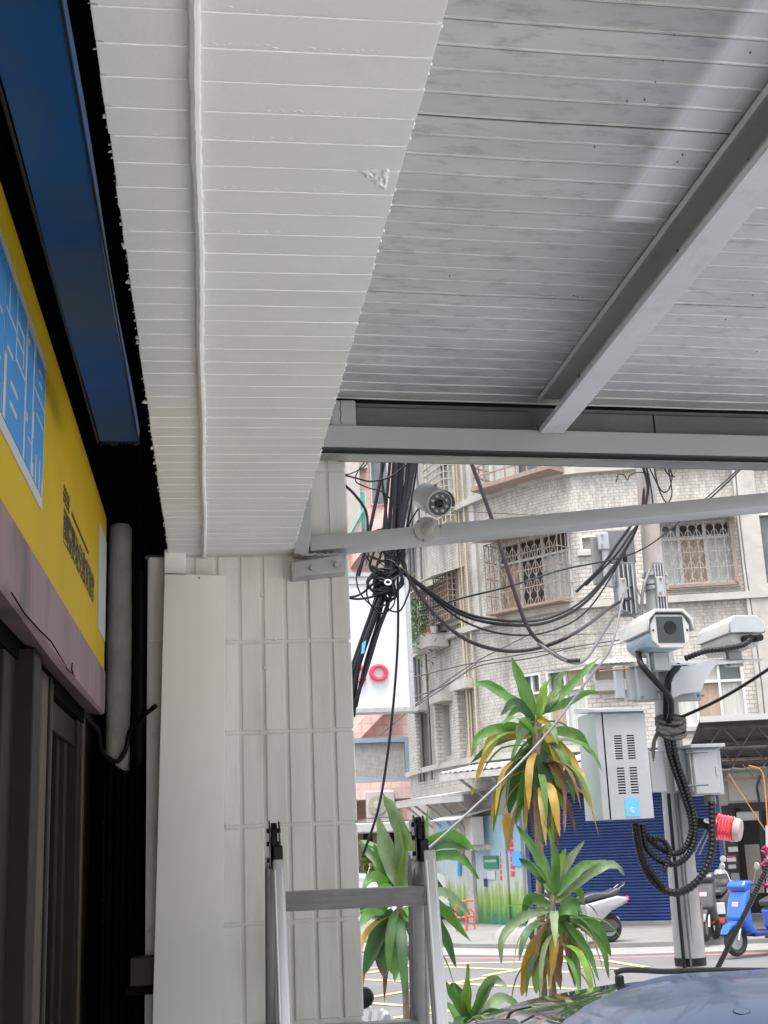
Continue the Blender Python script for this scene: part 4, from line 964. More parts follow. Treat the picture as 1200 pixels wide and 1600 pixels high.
# ================================================================== PINK BUILDING down the side street and the white sign
PBY = 40.0
pk = thing('pink_building', 'pink tiled building at the end of the side street', 'building', P(600, 1400, PBY) * 1)
def pbox(name, l, t, r, b, m, d0=-.1, d1=.3, par=pk, Y=PBY, **k):
    x0, x1, z0, z1 = rect(l, t, r, b, Y); return obj(name, MB().box(x0, x1, Y - d1, Y - d0, z0, z1), MT[m], par, **k)
x0, x1, z0, z1 = rect(380, 500, 720, 1300, PBY); obj('wall', MB().box(x0, x1, PBY, PBY + 8, 0, 16), MT['pink_tile'], pk)
for l, t, r, b in ((548, 768, 572, 830), (578, 715, 606, 790), (612, 930, 632, 1000)):
    f = pbox('window', l, t, r, b, 'win_frame', -.1, .1); pbox('pane', l + 2, t + 2, r - 2, b - 2, 'teal' if l < 600 and l < 560 else 'win_glass', .1, .14, f)
f = pbox('window', 628, 975, 642, 1090, 'win_frame', -.1, .1); pbox('pane', 630, 980, 640, 1028, 'win_glass', .1, .14, f); pbox('pane', 630, 1032, 640, 1086, 'win_glass', .1, .14, f)
f = pbox('window', 620, 880, 640, 985, 'teal', -.1, .2)
for k in range(7): pbox('slat', 620, 884 + k * 15, 640, 889 + k * 15, 'ac_white', .2, .24, f)
f = pbox('window', 540, 700, 572, 735, 'iron_white', -.1, .3)
# stair-like slanted balcony slabs
for (xa, ya), (xb, yb2), h in (((552, 880), (632, 780), 26), ((548, 1170), (632, 1080), 26)):
    a, b = P(xa, ya, PBY - .8), P(xb, yb2, PBY - .8); hz = h * PBY / FPX
    obj('stair_slab', MB().add([(a.x, PBY - .8, a.z), (b.x, PBY - .8, b.z), (b.x, PBY - .8, b.z + hz), (a.x, PBY - .8, a.z + hz), (a.x, PBY, a.z), (b.x, PBY, b.z), (b.x, PBY, b.z + hz), (a.x, PBY, a.z + hz)], [(0, 1, 2, 3), (7, 6, 5, 4), (0, 4, 5, 1), (1, 5, 6, 2), (2, 6, 7, 3), (3, 7, 4, 0)]), MT['pink_tile'], pk)
pbox('pale_bay', 638, 690, 668, 905, 'ledge', -.1, .6); pbox('pale_bay', 540, 690, 560, 860, 'ledge', -.1, .5)
a, b = P(549, 830, PBY - 1), P(574, 785, PBY - 1)
obj('green_awning', MB().add([(a.x, PBY - .6, a.z), (b.x, PBY - .6, b.z), (b.x, PBY, b.z + .4), (a.x, PBY, a.z + .4)], [(0, 1, 2, 3)]), MT['teal'], pk)
# ground floor clutter of that building
pbox('shop_opening', 520, 1300, 655, 1440, 'shop_dark', -.05, .12); pbox('fascia', 520, 1283, 660, 1302, 'ledge', -.05, .7)
for l in (560, 583, 602, 625): pbox('column', l, 1302, l + 8, 1440, 'shop_tan', .12, .3)
mw = thing('mesh_window', 'wide mesh screened window in a blue-grey frame below the white sign', 'window', P(598, 1215, 37))
x0, x1, z0, z1 = rect(535, 1153, 640, 1222, 37)
mb = MB(); t = .14
for q in ((x0, x1, z0, z0 + t), (x0, x1, z1 - t, z1), (x0, x0 + t, z0 + t, z1 - t), (x1 - t, x1, z0 + t, z1 - t)): mb.box(q[0], q[1], 36.9, 37.1, q[2], q[3])
obj('frame', mb, MT['cctv_belly'], mw); mb = MB()
obj('backing', MB().box(x0 + t, x1 - t, 37.05, 37.09, z0 + t, z1 - t), MT['ac_grille'], mw)
for k in range(44): mb.box(x0 + t + (x1 - x0 - 2 * t) * k / 44, x0 + t + (x1 - x0 - 2 * t) * k / 44 + .015, 36.99, 37.0, z0 + t, z1 - t)
for k in range(26): z = z0 + t + (z1 - z0 - 2 * t) * k / 26; mb.box(x0 + t, x1 - t, 36.992, 36.998, z, z + .012)
o = obj('wire_mesh', mb, MT['awning_metal'], mw); o['kind'] = 'stuff'
obj('sill', MB().box(x0 - .2, x1 + .1, 36.7, 40, z0 - .5, z0 - .02), MT['pink_tile'], mw)
u = thing('air_conditioner', 'white outdoor air conditioner with round fan below the mesh window', 'air conditioner', P(597, 1278, 36.5))
x0, x1, z0, z1 = rect(573, 1236, 617, 1278, 36.5); obj('casing', MB().box(x0, x1, 36.5, 36.8, z0, z1), MT['ac_white'], u, False, .02)
c = P(590, 1258, 36.49); Mf = Matrix.Translation(c) @ Matrix.Rotation(math.pi / 2, 4, 'X')
obj('fan_grille', MB().lathe([(.1, 0), (.26, 0), (.27, .02), (.1, .025)], 20, Mf), MT['ac_grille'], u); obj('fan_hub', MB().lathe([(.01, .01), (.12, .01), (.11, .04), (.01, .045)], 14, Mf), MT['awning_white'], u)
obj('bracket', MB().box(x0, x1, 36.5, 40, z0 - .1, z0 - .01), MT['awning_metal'], u)
# street shop canopy under it
o = obj('street_canopy', MB().box(P(480, 1290, 34).x, P(632, 1290, 34).x, 33, 36, P(560, 1302, 34).z, P(560, 1287, 34).z), MT['awning_white'], None, False, .03); tag(o, 'pale flat canopy low down at the end of the side street', 'canopy')
# ---- white sign with red letters
SY = 15.0
x0, x1, z0, z1 = rect(430, 902, 637, 1108, SY)
sgn = thing('hanging_sign', 'large white hanging sign with red letters seen past the pillar', 'sign', ((x0 + x1) / 2, SY, z0))
mb = MB(); mb.box(x0, x1, SY, SY + .25, z0, z1); obj('panel', mb, MT['sign_white'], sgn)
mb = MB(); t = .05
for q in ((x0 - t, x1 + t, z0 - t, z0), (x0 - t, x1 + t, z1, z1 + t), (x0 - t, x0, z0, z1), (x1, x1 + t, z0, z1)): mb.box(q[0], q[1], SY - .03, SY + .28, q[2], q[3])
obj('frame', mb, MT['galv'], sgn)
obj('cap_strip', MB().box(x0, x1, SY - .02, SY - .001, z1 - .09, z1 - .05), MT['awning_white'], sgn)
c = P(592, 1051, SY - .03); sc = SY / FPX
obj('letter', MB().torus(12 * sc, 3.6 * sc, 28, 8, Matrix.Translation(c) @ Matrix.Rotation(math.pi / 2, 4, 'X') @ Matrix.Diagonal((1, .88, .8, 1))), MT['signal_red'], sgn, True)['label'] = 'red letter O'
c = P(562, 1053, SY - .03); pts = [c + Vector((12 * sc * math.cos(a), 0, 10.5 * sc * math.sin(a))) for a in [.75 + (2 * math.pi - 1.5) * k / 20 for k in range(21)]]
obj('letter', MB().tube(pts, 3.4 * sc, 8), MT['signal_red'], sgn, True)['label'] = 'red letter C'
obj('post', MB().cyl((x0 + .3, SY + .14, 0), (x0 + .3, SY + .14, z1 + .3), .09, n=10), MT['galv'], sgn)

# ================================================================== UTILITY POLE and its equipment
PLY = 6.6
base = P(1079, 1505, PLY); topp = P(1003, 690, PLY); px_ = lambda x, y: P(x, y, PLY)
ux = (topp.x - base.x) / (topp.z - base.z)
pole_x = lambda z: base.x + ux * (z - base.z)
pl = thing('utility_pole', 'grey concrete utility pole carrying cameras boxes and cables', 'pole', (pole_x(.1), PLY, .1))
obj('shaft', MB().tube([(pole_x(z), PLY, z) for z in [.1 + k * .5 for k in range(13)]], [.092 - .0055 * k for k in range(13)], 20), MT['pole_concrete'], pl, True)
for y in (899, 912, 920):
    z = px_(1020, y).z; obj('steel_band', MB().lathe([(.068, -.010), (.0705, -.010), (.0705, .010), (.068, .010)], 20, Matrix.Translation((pole_x(z), PLY, z))), MT['galv'], pl, True)
z = px_(1075, 1502).z; obj('black_band', MB().lathe([(.076, -.02), (.081, -.02), (.081, .02), (.076, .02)], 20, Matrix.Translation((pole_x(z), PLY, z))), MT['black_plastic'], pl, True)
for dx, r, m in ((-.062, .010, 'black_plastic'), (-.025, .0065, 'grey_cable'), (-.008, .006, 'grey_cable')):
    z1 = px_(1060, 1240).z; z0 = .4
    obj('riser_conduit', MB().tube([(pole_x(z) + dx, PLY - .072, z) for z in (z0, (z0 + z1) / 2, z1)], r, 8), MT[m], pl, True)
p0, p1 = px_(1096, 1410), px_(1105, 1600)
obj('red_strip', MB().add([(p0.x - .004, PLY, p0.z), (p0.x + .006, PLY, p0.z), (p1.x + .006, PLY, p1.z), (p1.x - .004, PLY, p1.z), (p0.x - .004, PLY + .02, p0.z), (p0.x + .006, PLY + .02, p0.z), (p1.x + .006, PLY + .02, p1.z), (p1.x - .004, PLY + .02, p1.z)], [(0, 1, 2, 3), (7, 6, 5, 4), (0, 4, 5, 1), (1, 5, 6, 2), (2, 6, 7, 3), (3, 7, 4, 0)]), MT['rust_pink'], pl)
def slab(name, l, t, r, b, Y, d, m, par, lean=.095, bevel=.004, **k):       # upright plate following the pole's equipment, d metres deep
    x0, x1, z0, z1 = rect(l, t, r, b, Y); return obj(name, MB().box(x0, x1, Y, Y + d, z0, z1), MT[m], par, False, bevel, **k)
# antennas / splitter boxes above
for nm, lab, q in (('flat_antenna', 'flat grey panel antenna left of the utility pole', (928, 838, 946, 912)), ('round_antenna', 'grey tubular antenna left of the utility pole', (937, 830, 962, 916))):
    t = thing(nm, lab, 'antenna', px_((q[0] + q[2]) / 2, q[3]))
    if nm == 'flat_antenna': slab('panel', *q, PLY + .02, .05, 'steel_grey', t)
    else:
        a, b = px_(944, 832), px_(950, 916); obj('radome', MB().cyl(a, b, .022, n=14), MT['cabinet_grey'], t, True); slab('upper_clamp', 936, 832, 952, 858, PLY - .03, .03, 'cabinet_grey', t); slab('lower_clamp', 953, 895, 965, 917, PLY - .03, .03, 'cabinet_grey', t)
        for x, y in ((957, 900), (961, 909), (941, 836), (941, 851)): obj('bolt', MB().cyl(P(x, y, PLY - .03), P(x, y, PLY - .04), .006, n=8), MT['galv'], t)
for nm, lab, l, r, tp, bt_ in (('splice_housing', 'grey finned cable housing clamped left of the pole', 966, 996, 878, 960), ('splice_housing', 'grey finned cable housing clamped right of the pole', 1024, 1042, 878, 955)):
    t = thing(nm, lab, 'cable housing', px_((l + r) / 2, bt_))
    slab('body', l, tp, r, bt_, PLY - .06, .09, 'steel_grey', t)
    for k in range(4): x = l + (r - l) * (k + .3) / 4.2; slab('fin', x, tp + 3, x + 2, bt_ - 2, PLY - .085, .03, 'galv', t, bevel=0)
    slab('clamp_plate', l + 3, (tp + bt_) / 2 - 16, l + 14, (tp + bt_) / 2 + 16, PLY - .10, .02, 'cabinet_grey', t)
    for y in (-12, 10): p = P(l + 8, (tp + bt_) / 2 + y, PLY - .10); obj('bolt', MB().cyl(p, p + Vector((0, -.01, 0)), .007, n=8), MT['rust'], t)
    p = px_((l + r) / 2 - 4, tp - 2); obj('gland', MB().lathe([(.006, .05), (.008, .03), (.013, .028), (.013, .0), (.01, -.01)], 10, Matrix.Translation(p)), MT['black_plastic'], t, True)
slab('backplate', 950, 828, 992, 880, PLY + .05, .02, 'steel_grey', pl)
# box cameras on the crossplate
xp0, xp1, zp0, zp1 = rect(990, 1031, 1192, 1036, PLY - .22)
cp = thing('camera_crossplate', 'flat grey steel crossplate holding two box cameras on the pole', 'bracket', (pole_x(zp0), PLY - .2, zp0))
obj('plate', MB().add([P(997, 1041, PLY - .30), P(1150, 1033, PLY - .30), P(1192, 1029, PLY - .1), P(1030, 1031, PLY + .05)] + [v - Vector((0, 0, .012)) for v in (P(997, 1041, PLY - .30), P(1150, 1033, PLY - .30), P(1192, 1029, PLY - .1), P(1030, 1031, PLY + .05))], [(0, 1, 2, 3), (7, 6, 5, 4), (0, 4, 5, 1), (1, 5, 6, 2), (2, 6, 7, 3), (3, 7, 4, 0)]), MT['galv'], cp)
slab('box', 996, 1041, 1028, 1094, PLY - .2, .12, 'cabinet_grey', cp); slab('box', 1028, 1043, 1045, 1094, PLY - .22, .02, 'cabinet_grey', cp)
for l in (963, 982): slab('clamp_flange', l, 1040, l + 13, 1094, PLY - .16, .04, 'cabinet_grey', cp)
slab('wide_plate', 1046, 1078, 1096, 1095, PLY - .18, .05, 'cabinet_grey', cp)
pts = [(1048, 1040), (1120, 1037), (1102, 1062), (1096, 1080), (1066, 1084), (1050, 1092)]
q0 = [P(x, y, PLY - .30) for x, y in pts]; n = len(q0)
obj('curved_wing', MB().add([tuple(v) for v in q0] + [(v.x, v.y + .15, v.z) for v in q0], [tuple(range(n)), tuple(reversed(range(n, 2 * n)))] + [(i, (i + 1) % n, (i + 1) % n + n, i + n) for i in range(n)]), MT['cabinet_grey'], cp)
for (xa, ya), (xb, yb2) in (((936, 1049), (982, 1045)), ((942, 1092), (975, 1091)), ((1000, 1090), (1014, 1089)), ((1090, 1088), (1100, 1087)), ((984, 1043), (996, 1042))):
    a, b = P(xa, ya, PLY - .17), P(xb, yb2, PLY - .17); obj('threaded_rod', MB().cyl(a, b, .005, n=6), MT['rust'] if xa < 940 else MT['steel_grey'], cp)
for x, y in ((1003, 1090), (1091, 1087), (1031, 1050), (1028, 1081), (995, 1043)):
    p = P(x, y, PLY - .22); obj('bolt', MB().cyl(p, p + Vector((0, -.012, 0)), .009, n=8), MT['steel_grey'], cp)
def box_camera(label, front, back, wd, rear_view):
    f = (front - back).normalized(); L = (front - back).length; s = f.cross(Vector((0, 0, 1))).normalized(); u = s.cross(f)
    t = thing('box_camera', label, 'camera', back - Vector((0, 0, wd * .6))); M = frame(back, s, u, f); w = wd / 2
    bd = [(-w * .82, -w * .1), (-w * .82, -w * .45), (-w * .5, -w * .78), (w * .5, -w * .78), (w * .82, -w * .45), (w * .82, -w * .1)]
    obj('belly', MB().prism(bd, .02, L - .01, M), MT['cctv_belly'] if not rear_view else MT['cctv_white'], t, True, .004)
    hd = [(-w, -w * .12), (-w * .95, -w * .12), (-w * .86, w * .32), (-w * .55, w * .62), (w * .55, w * .62), (w * .86, w * .32), (w * .95, -w * .12), (w, -w * .12), (w * .95, w * .4), (w * .62, w * .74), (-w * .62, w * .74), (-w * .95, w * .4)]
    obj('sun_hood', MB().prism(hd, -.01, L + wd * .07, M), MT['cctv_white'], t, True, .003)
    core = [(-w * .84, -w * .1), (-w * .8, w * .3), (-w * .5, w * .58), (w * .5, w * .58), (w * .8, w * .3), (w * .84, -w * .1)]
    obj('core', MB().prism(core, .0, L - .01, M), MT['cctv_white'], t, True, .004)
    fp = [(-w * .8, -w * .5), (-w * .5, -w * .8), (w * .5, -w * .8), (w * .8, -w * .5), (w * .84, w * .1), (w * .6, w * .52), (-w * .6, w * .52), (-w * .84, w * .1)]
    pl_ = obj('front_plate', MB().prism(fp, L - .009, L + .006, M), MT['cctv_white'], t, True, .004)
    obj('window_glass', MB().prism([(-w * .56, -w * .60), (w * .56, -w * .60), (w * .56, w * .44), (-w * .56, w * .44)], L + .0062, L + .009, M), MT['lens_glass'], pl_)
    obj('lens', MB().lathe([(.001, L + .0095), (w * .24, L + .0095), (w * .26, L + .0135), (w * .18, L + .011), (.001, L + .0105)], 16, M), MT['black_plastic'], pl_, True)
    for a in (-.72, .72): obj('screw', MB().lathe([(.001, L + .007), (.006, L + .007), (.005, L + .010)], 8, M @ Matrix.Translation((a * w, -.1 * w, 0))), MT['black_plastic'], pl_)
    if rear_view:
        obj('rear_cap', MB().prism([(-w * .9, -w * .1), (-w * .9, w * .35), (-w * .6, w * .68), (w * .6, w * .68), (w * .9, w * .35), (w * .9, -w * .1)], -.016, -.011, M), MT['cabinet_grey'], t, True)
        for a in (-.1, .42): obj('cable_gland', MB().cyl(M @ Vector((a * w, -w * .4, .02)), M @ Vector((a * w, -w * .45, -.06)), w * .17, n=12), MT['black_plastic'], t, True)
    mb = MB(); mb.box(-w * .3, w * .3, -w * 1.5, -w * .8, L * .42, L * .6, M); obj('foot', mb, MT['cabinet_grey'], t)
    for a in (-.42, .42): obj('foot_clip', MB().cyl(M @ Vector((a * w, -w * .8, L * .5)), M @ Vector((a * w, -w * 1.5, L * .5)), .012, n=8), MT['galv'], t, True)
    return t
box_camera('white box camera facing the viewer on the pole crossplate', P(1046, 981, PLY - .46), P(1004, 1000, PLY - .12), .262, False)
box_camera('white box camera turned away showing its cable glands on the pole crossplate', P(1118, 1004, PLY + .15), P(1166, 985, PLY - .22), .22, True)
# corrugated hoses
def hose(name, label, pts, r, m='black_plastic', rib=True, par=None, cat='hose', n=9, kk=10, group=None):
    pts = spline(pts, kk)
    L = sum((b - a).length for a, b in zip(pts, pts[1:]))
    if rib:
        st = max(.006, r * .55); out = []; d = 0; rr = []
        q = 0; acc = 0; tot = int(L / st); seg = 0; rem = 0; cur = pts[0]; i = 0
        cum = [0]
        for a, b in zip(pts, pts[1:]): cum.append(cum[-1] + (b - a).length)
        for j in range(tot + 1):
            dd = min(j * st, cum[-1] - 1e-9)
            while cum[i + 1] < dd: i += 1
            t = (dd - cum[i]) / max(1e-9, cum[i + 1] - cum[i]); out.append(pts[i].lerp(pts[i + 1], t)); rr.append(r * (1.02 if j % 2 else .80))
        mb = MB().tube(out, rr, n)
    else: mb = MB().tube(pts, r, n)
    o = obj(name, mb, MT[m], par, True)
    if par is None: tag(o, label, cat, group)
    return o
Q = lambda x, y, d=0: P(x, y, PLY + d)
hose('corrugated_hose', 'black corrugated hose from the rear of the right box camera', [Q(1172, 1000, -.28), Q(1160, 1008, -.3), Q(1130, 1014, -.3), Q(1100, 1018, -.28), Q(1068, 1030, -.25)], .016)
hose('black_hose', 'smooth black hose curving down from the left box camera', [Q(996, 1015, -.2), Q(1002, 1038, -.33), Q(1022, 1062, -.34), Q(1045, 1088, -.32), Q(1049, 1110, -.28), Q(1044, 1130, -.2)], .016, rib=False)
hose('black_hose', 'smooth black hose rising from the rope knot to the crossplate', [Q(1062, 1040, -.28), Q(1048, 1055, -.3), Q(1042, 1080, -.26), Q(1041, 1130, -.18)], .019, rib=False)
for k, (lab, pts) in enumerate((('innermost corrugated hose loop below the louvred cabinet', [(1040, 1150), (1048, 1185), (1065, 1235), (1078, 1275), (1080, 1300), (1070, 1325), (1052, 1334), (1030, 1325), (1012, 1308), (1004, 1286)]),
                  ('middle corrugated hose loop below the louvred cabinet', [(1050, 1150), (1058, 1190), (1072, 1232), (1083, 1270), (1086, 1305), (1076, 1335), (1056, 1350), (1032, 1346), (1010, 1325), (1002, 1286)]),
                  ('large corrugated hose loop reaching from the small box to the louvred cabinet', [(1112, 1252), (1113, 1290), (1112, 1330), (1102, 1360), (1082, 1384), (1058, 1395), (1032, 1388), (1010, 1362), (997, 1320), (993, 1286)]),
                  ('thin corrugated hose loop behind the large one below the cabinet', [(1020, 1310), (1035, 1312), (1046, 1330), (1040, 1355), (1034, 1365)]),
                  ('short corrugated hose hanging against the pole', [(996, 1290), (1004, 1335), (1020, 1365), (1040, 1388)]))):
    hose('corrugated_hose', lab, [Q(x, y, -.20 - .012 * k) for x, y in pts], .0165 if k < 2 else (.021 if k == 2 else .014))
# rope knot and rope
kc = Q(1043, 1135, -.12); mb = MB()
for k in range(7):
    pts = [kc + Vector((.075 * math.cos(a) * (1 + .2 * math.sin(k)), .05 * math.sin(a + k) - .05, .04 * math.sin(a) * math.cos(k * .9) + .018 * (k - 3) * .6)) for a in [2 * math.pi * j / 16 + k for j in range(17)]]
    mb.tube(pts, .011, 6)
o = thing('rope_knot', 'dark twisted rope knotted round the pole below the crossplate', 'rope', kc); obj('knot', mb, MT['rope'], o, True)
pts = spline([Q(1030, 1140, -.16), Q(1022, 1160, -.16), Q(1020, 1190, -.15), Q(1021, 1215, -.14)], 14); sd_ = [.010 * (1 + .22 * (i % 2)) for i in range(len(pts))]
obj('tail', MB().tube(pts, sd_, 7), MT['rope'], o, True)
pts = spline([Q(1052, 1126, -.15), Q(1110, 1100, -.3), Q(1160, 1072, -.5), Q(1215, 1036, -.7)], 60)
obj('line', MB().tube(pts, [.0075 * (1 + .25 * (i % 2)) for i in range(len(pts))], 6), MT['black_cable'], o, True)
# louvred cabinet
x0, x1, z0, z1 = rect(935, 1111, 1014, 1280, PLY - .42)
cb_ = thing('louvred_cabinet', 'pale grey louvred steel cabinet on the pole with a blue sticker', 'cabinet', ((x0 + x1) / 2, PLY - .3, z0)); cy = PLY - .42
obj('casing', MB().box(x0, x1, cy + .003, cy + .30, z0, z1), MT['cabinet_side'], cb_, False, .002)
obj('side_strip', MB().box(x0, x0 + .036, cy - .004, cy + .006, z0, z1), MT['cabinet_grey'], cb_, False, .002)
# door with real slots
def slotted(x0, x1, z0, z1, y0, y1, slots):
    xs = sorted(set([x0, x1] + [v for s in slots for v in s[:2]])); zs = sorted(set([z0, z1] + [v for s in slots for v in s[2:]])); mb = MB()
    for a, b in zip(xs, xs[1:]):
        for c, d in zip(zs, zs[1:]):
            if any(s[0] - 1e-6 < (a + b) / 2 < s[1] and s[2] < (c + d) / 2 < s[3] for s in slots): continue
            mb.quad((a, y0, c), (b, y0, c), (b, y0, d), (a, y0, d))
    for s in slots:
        a, b, c, d = s; mb.quad((a, y0, c), (a, y1, c), (b, y1, c), (b, y0, c)); mb.quad((a, y0, d), (b, y0, d), (b, y1, d), (a, y1, d)); mb.quad((a, y0, c), (a, y0, d), (a, y1, d), (a, y1, c)); mb.quad((b, y0, c), (b, y1, c), (b, y1, d), (b, y0, d))
    return mb
dx0 = x0 + .042; w = x1 - dx0; hh = z1 - z0; sl_ = []
for za, zb_ in ((.70, .49), (.40, .17)):
    for k in range(10):
        z = z0 + hh * (za + (zb_ - za) * k / 9) + .0
        for a, b in ((.22, .40), (.52, .70)): sl_.append((dx0 + w * a, dx0 + w * b, z + hh * .06, z + hh * .06 + .007))
dr = obj('door', slotted(dx0, x1, z0, z1 - .012, cy - .006, cy + .002, sl_), MT['cabinet_grey'], cb_)
mb = MB(); mb.box(dx0, x1, cy + .0025, cy + .0028, z0, z1 - .012); obj('slot_shadow_box', mb, MT['black_void'], dr)
obj('rain_roof', MB().add([(x0 - .012, cy - .03, z1 - .004), (x1 + .012, cy - .03, z1 - .004), (x1 + .012, cy + .31, z1 + .02), (x0 - .012, cy + .31, z1 + .02), (x0 - .012, cy - .03, z1 + .008), (x1 + .012, cy - .03, z1 + .008), (x1 + .012, cy + .31, z1 + .05), (x0 - .012, cy + .31, z1 + .05)], [(3, 2, 1, 0), (4, 5, 6, 7), (0, 1, 5, 4), (1, 2, 6, 5), (2, 3, 7, 6), (3, 0, 4, 7)]), MT['cabinet_grey'], cb_)
a0, a1, b0, b1 = rect(977, 1248, 999, 1277, cy - .006); st = obj('sticker', MB().box(a0, a1, cy - .0085, cy - .0065, b0 + .004, b1 + .004), MT['sticker_blue'], cb_)
c = Vector(((a0 + a1) / 2, cy - .0088, b0 + .034)); obj('emblem', MB().torus(.0115, .002, 18, 5, Matrix.Translation(c) @ Matrix.Rotation(math.pi / 2, 4, 'X')).add([(c.x - .006, c.y, c.z - .002), (c.x, c.y, c.z - .009), (c.x + .006, c.y, c.z - .002), (c.x, c.y, c.z + .016)], [(0, 1, 2, 3)]), MT['sign_white'], st)
obj('hinge_gap', MB().box(x0 + .037, x0 + .041, cy - .002, cy + .004, z0, z1), MT['black_void'], cb_)
# bracket plates beside the cabinet and the small junction box
slab('mounting_plate', 1016, 1173, 1040, 1238, PLY - .16, .05, 'cabinet_grey', pl); slab('mounting_plate', 1057, 1172, 1074, 1236, PLY - .14, .05, 'cabinet_grey', pl)
x0, x1, z0, z1 = rect(1083, 1168, 1129, 1242, PLY - .22)
jb = thing('junction_box', 'small grey junction box right of the pole below the dark awning', 'box', ((x0 + x1) / 2, PLY - .1, z0)); cy = PLY - .22
obj('casing', MB().box(x0, x1, cy + .004, cy + .18, z0, z1), MT['cabinet_grey'], jb, False, .003); obj('door', MB().box(x0 + .004, x1 - .022, cy - .006, cy + .003, z0 + .006, z1 - .01), MT['cabinet_grey'], jb, False, .003)
obj('cap', MB().box(x0 - .012, x1 + .018, cy - .03, cy + .19, z1, z1 + .018), MT['cabinet_grey'], jb, False, .003); obj('hinge_strip', MB().box(x0 - .008, x0 - .002, cy + .01, cy + .03, z0 + .02, z1 - .03), MT['galv'], jb); obj('latch', MB().box(x1 - .04, x1 - .032, cy - .012, cy - .006, (z0 + z1) / 2 - .02, (z0 + z1) / 2 + .02), MT['galv'], jb)
obj('spout', MB().lathe([(.028, 0), (.03, -.005), (.03, -.05), (.026, -.052)], 14, Matrix.Translation(((x0 + x1) / 2 + .02, cy + .06, z0))), MT['steel_grey'], jb, True)
for y in (1177, 1228): a, b = P(1074, y, cy - .0), P(1107, y - 2, cy - .05); obj('threaded_rod', MB().cyl(a, b, .005, n=6), MT['steel_grey'], jb)
# red beacon
bq = thing('red_beacon', 'red ribbed warning beacon with clear cap on a black arm of the pole', 'beacon', Q(1110, 1290, -.1))
a, b = Q(1085, 1283, -.05), Q(1120, 1292, -.12); obj('arm', MB().cyl(a, b, .028, n=14), MT['black_plastic'], bq, True)
a, b = Q(1118, 1291, -.12), Q(1159, 1298, -.2); f = (b - a).normalized(); L = (b - a).length; s = f.orthogonal().normalized(); M = frame(a, s, f.cross(s), f)
obj('collar', MB().lathe([(.02, -.01), (.074, -.008), (.074, .010), (.06, .012)], 24, M), MT['black_plastic'], bq, True)
pr = [(.07, .012)]
for k in range(10): pr.append((.062 + (.004 if k % 2 else 0), .02 + k * .008))
obj('lens', MB().lathe(pr + [(.05, .1)], 24, M), MT['red_plastic'], bq, True); obj('cap', MB().lathe([(.061, .1), (.061, L - .02), (.052, L - .004), (.01, L)], 24, M), MT['clear_plastic'], bq, True)
for dx in (0, 8): obj('stay', MB().cyl(Q(1104 - dx * .2 + dx, 1296, -.1), Q(1084 + dx, 1335, -.04), .005, n=6), MT['galv'], bq)
obj('cable_tie', MB().torus(.03, .006, 14, 6, Matrix.Translation(Q(1110, 1283, -.2)) @ Matrix.Rotation(.3, 4, 'X')), MT['awning_white'], bq, True)

# ================================================================== CABLES
def cable(label, pts, r, m='black_cable', name='hanging_cable', group=None, n=6):
    o = obj(name, MB().tube(spline(pts, 10), r, n), MT[m], None, True); return tag(o, label, 'cable', group)
CY = 5.2
D = lambda x, y, d=0: P(x, y, CY + d)
GB = 'black cables in the hanging bundle behind the brace'
bun = [[(652, 690), (640, 760), (625, 830), (612, 885), (590, 950), (565, 1020), (548, 1090)], [(640, 690), (634, 760), (622, 830), (608, 890), (588, 960), (560, 1045), (552, 1120)], [(628, 690), (626, 770), (618, 840), (604, 900), (575, 975), (549, 1050), (535, 1100)],
       [(612, 690), (606, 760), (600, 830), (603, 890), (596, 950), (570, 1040), (556, 1105)], [(606, 690), (590, 770), (575, 840), (560, 900)], [(600, 690), (596, 740), (602, 790), (606, 850), (604, 900), (590, 960), (566, 1010), (548, 1060)],
       [(622, 690), (618, 780), (613, 860), (600, 930), (572, 1000), (551, 1070)], [(633, 690), (622, 800), (610, 870), (612, 920), (598, 965), (582, 1000), (560, 1085)], [(657, 690), (648, 750), (640, 800), (628, 860), (618, 900)],
       [(618, 690), (610, 800), (607, 850), (604, 885), (584, 945), (558, 1030), (544, 1100)], [(646, 690), (636, 780), (624, 860), (615, 910), (605, 950), (592, 985), (572, 1050), (553, 1100)]]
for k, pts in enumerate(bun):
    rr = (.011, .009, .012, .007, .008, .006, .010, .008, .005, .009, .007)[k]
    cable('black cable in the thick hanging bundle left of the bullet camera', [D(x, y, .02 * (k % 5) - .04) for x, y in pts], rr, group=GB)
loops = [('thin black loop at the left end of the cable bundle', [(537, 742), (560, 748), (580, 752), (610, 745), (640, 722)], .004), ('black cable curving down past the pillar top', [(538, 757), (556, 775), (572, 800), (574, 835), (570, 860)], .006),
         ('thin cable looping across the upper bundle', [(575, 715), (560, 735), (556, 752), (575, 762), (600, 770), (622, 795)], .003), ('thin cable arcing at the top left opening', [(578, 712), (570, 728), (548, 740), (535, 741)], .003),
         ('round loop of black cable below the knot', [(605, 880), (575, 870), (558, 895), (562, 925), (585, 948), (610, 940), (625, 918)], .0035), ('black cable entering the knot from the left', [(530, 935), (560, 930), (580, 915), (600, 895), (625, 880)], .005),
         ('second black cable entering the knot from the left', [(530, 930), (558, 936), (590, 930), (615, 918)], .005), ('slack black loop on the right of the knot', [(612, 850), (622, 880), (632, 860), (628, 900), (615, 930), (600, 925)], .0045),
         ('wound black loop around the knot', [(575, 905), (590, 890), (618, 892), (630, 910), (612, 926), (585, 925), (574, 908), (592, 898)], .006), ('tight black loop left of the knot', [(585, 860), (578, 885), (592, 905), (605, 935), (618, 920)], .006),
         ('tall slack loop through the upper knot', [(597, 860), (588, 890), (598, 918), (612, 900), (622, 870), (630, 855)], .005)]
for lab, pts, r in loops: cable(lab, [D(x, y, -.05) for x, y in pts], r)
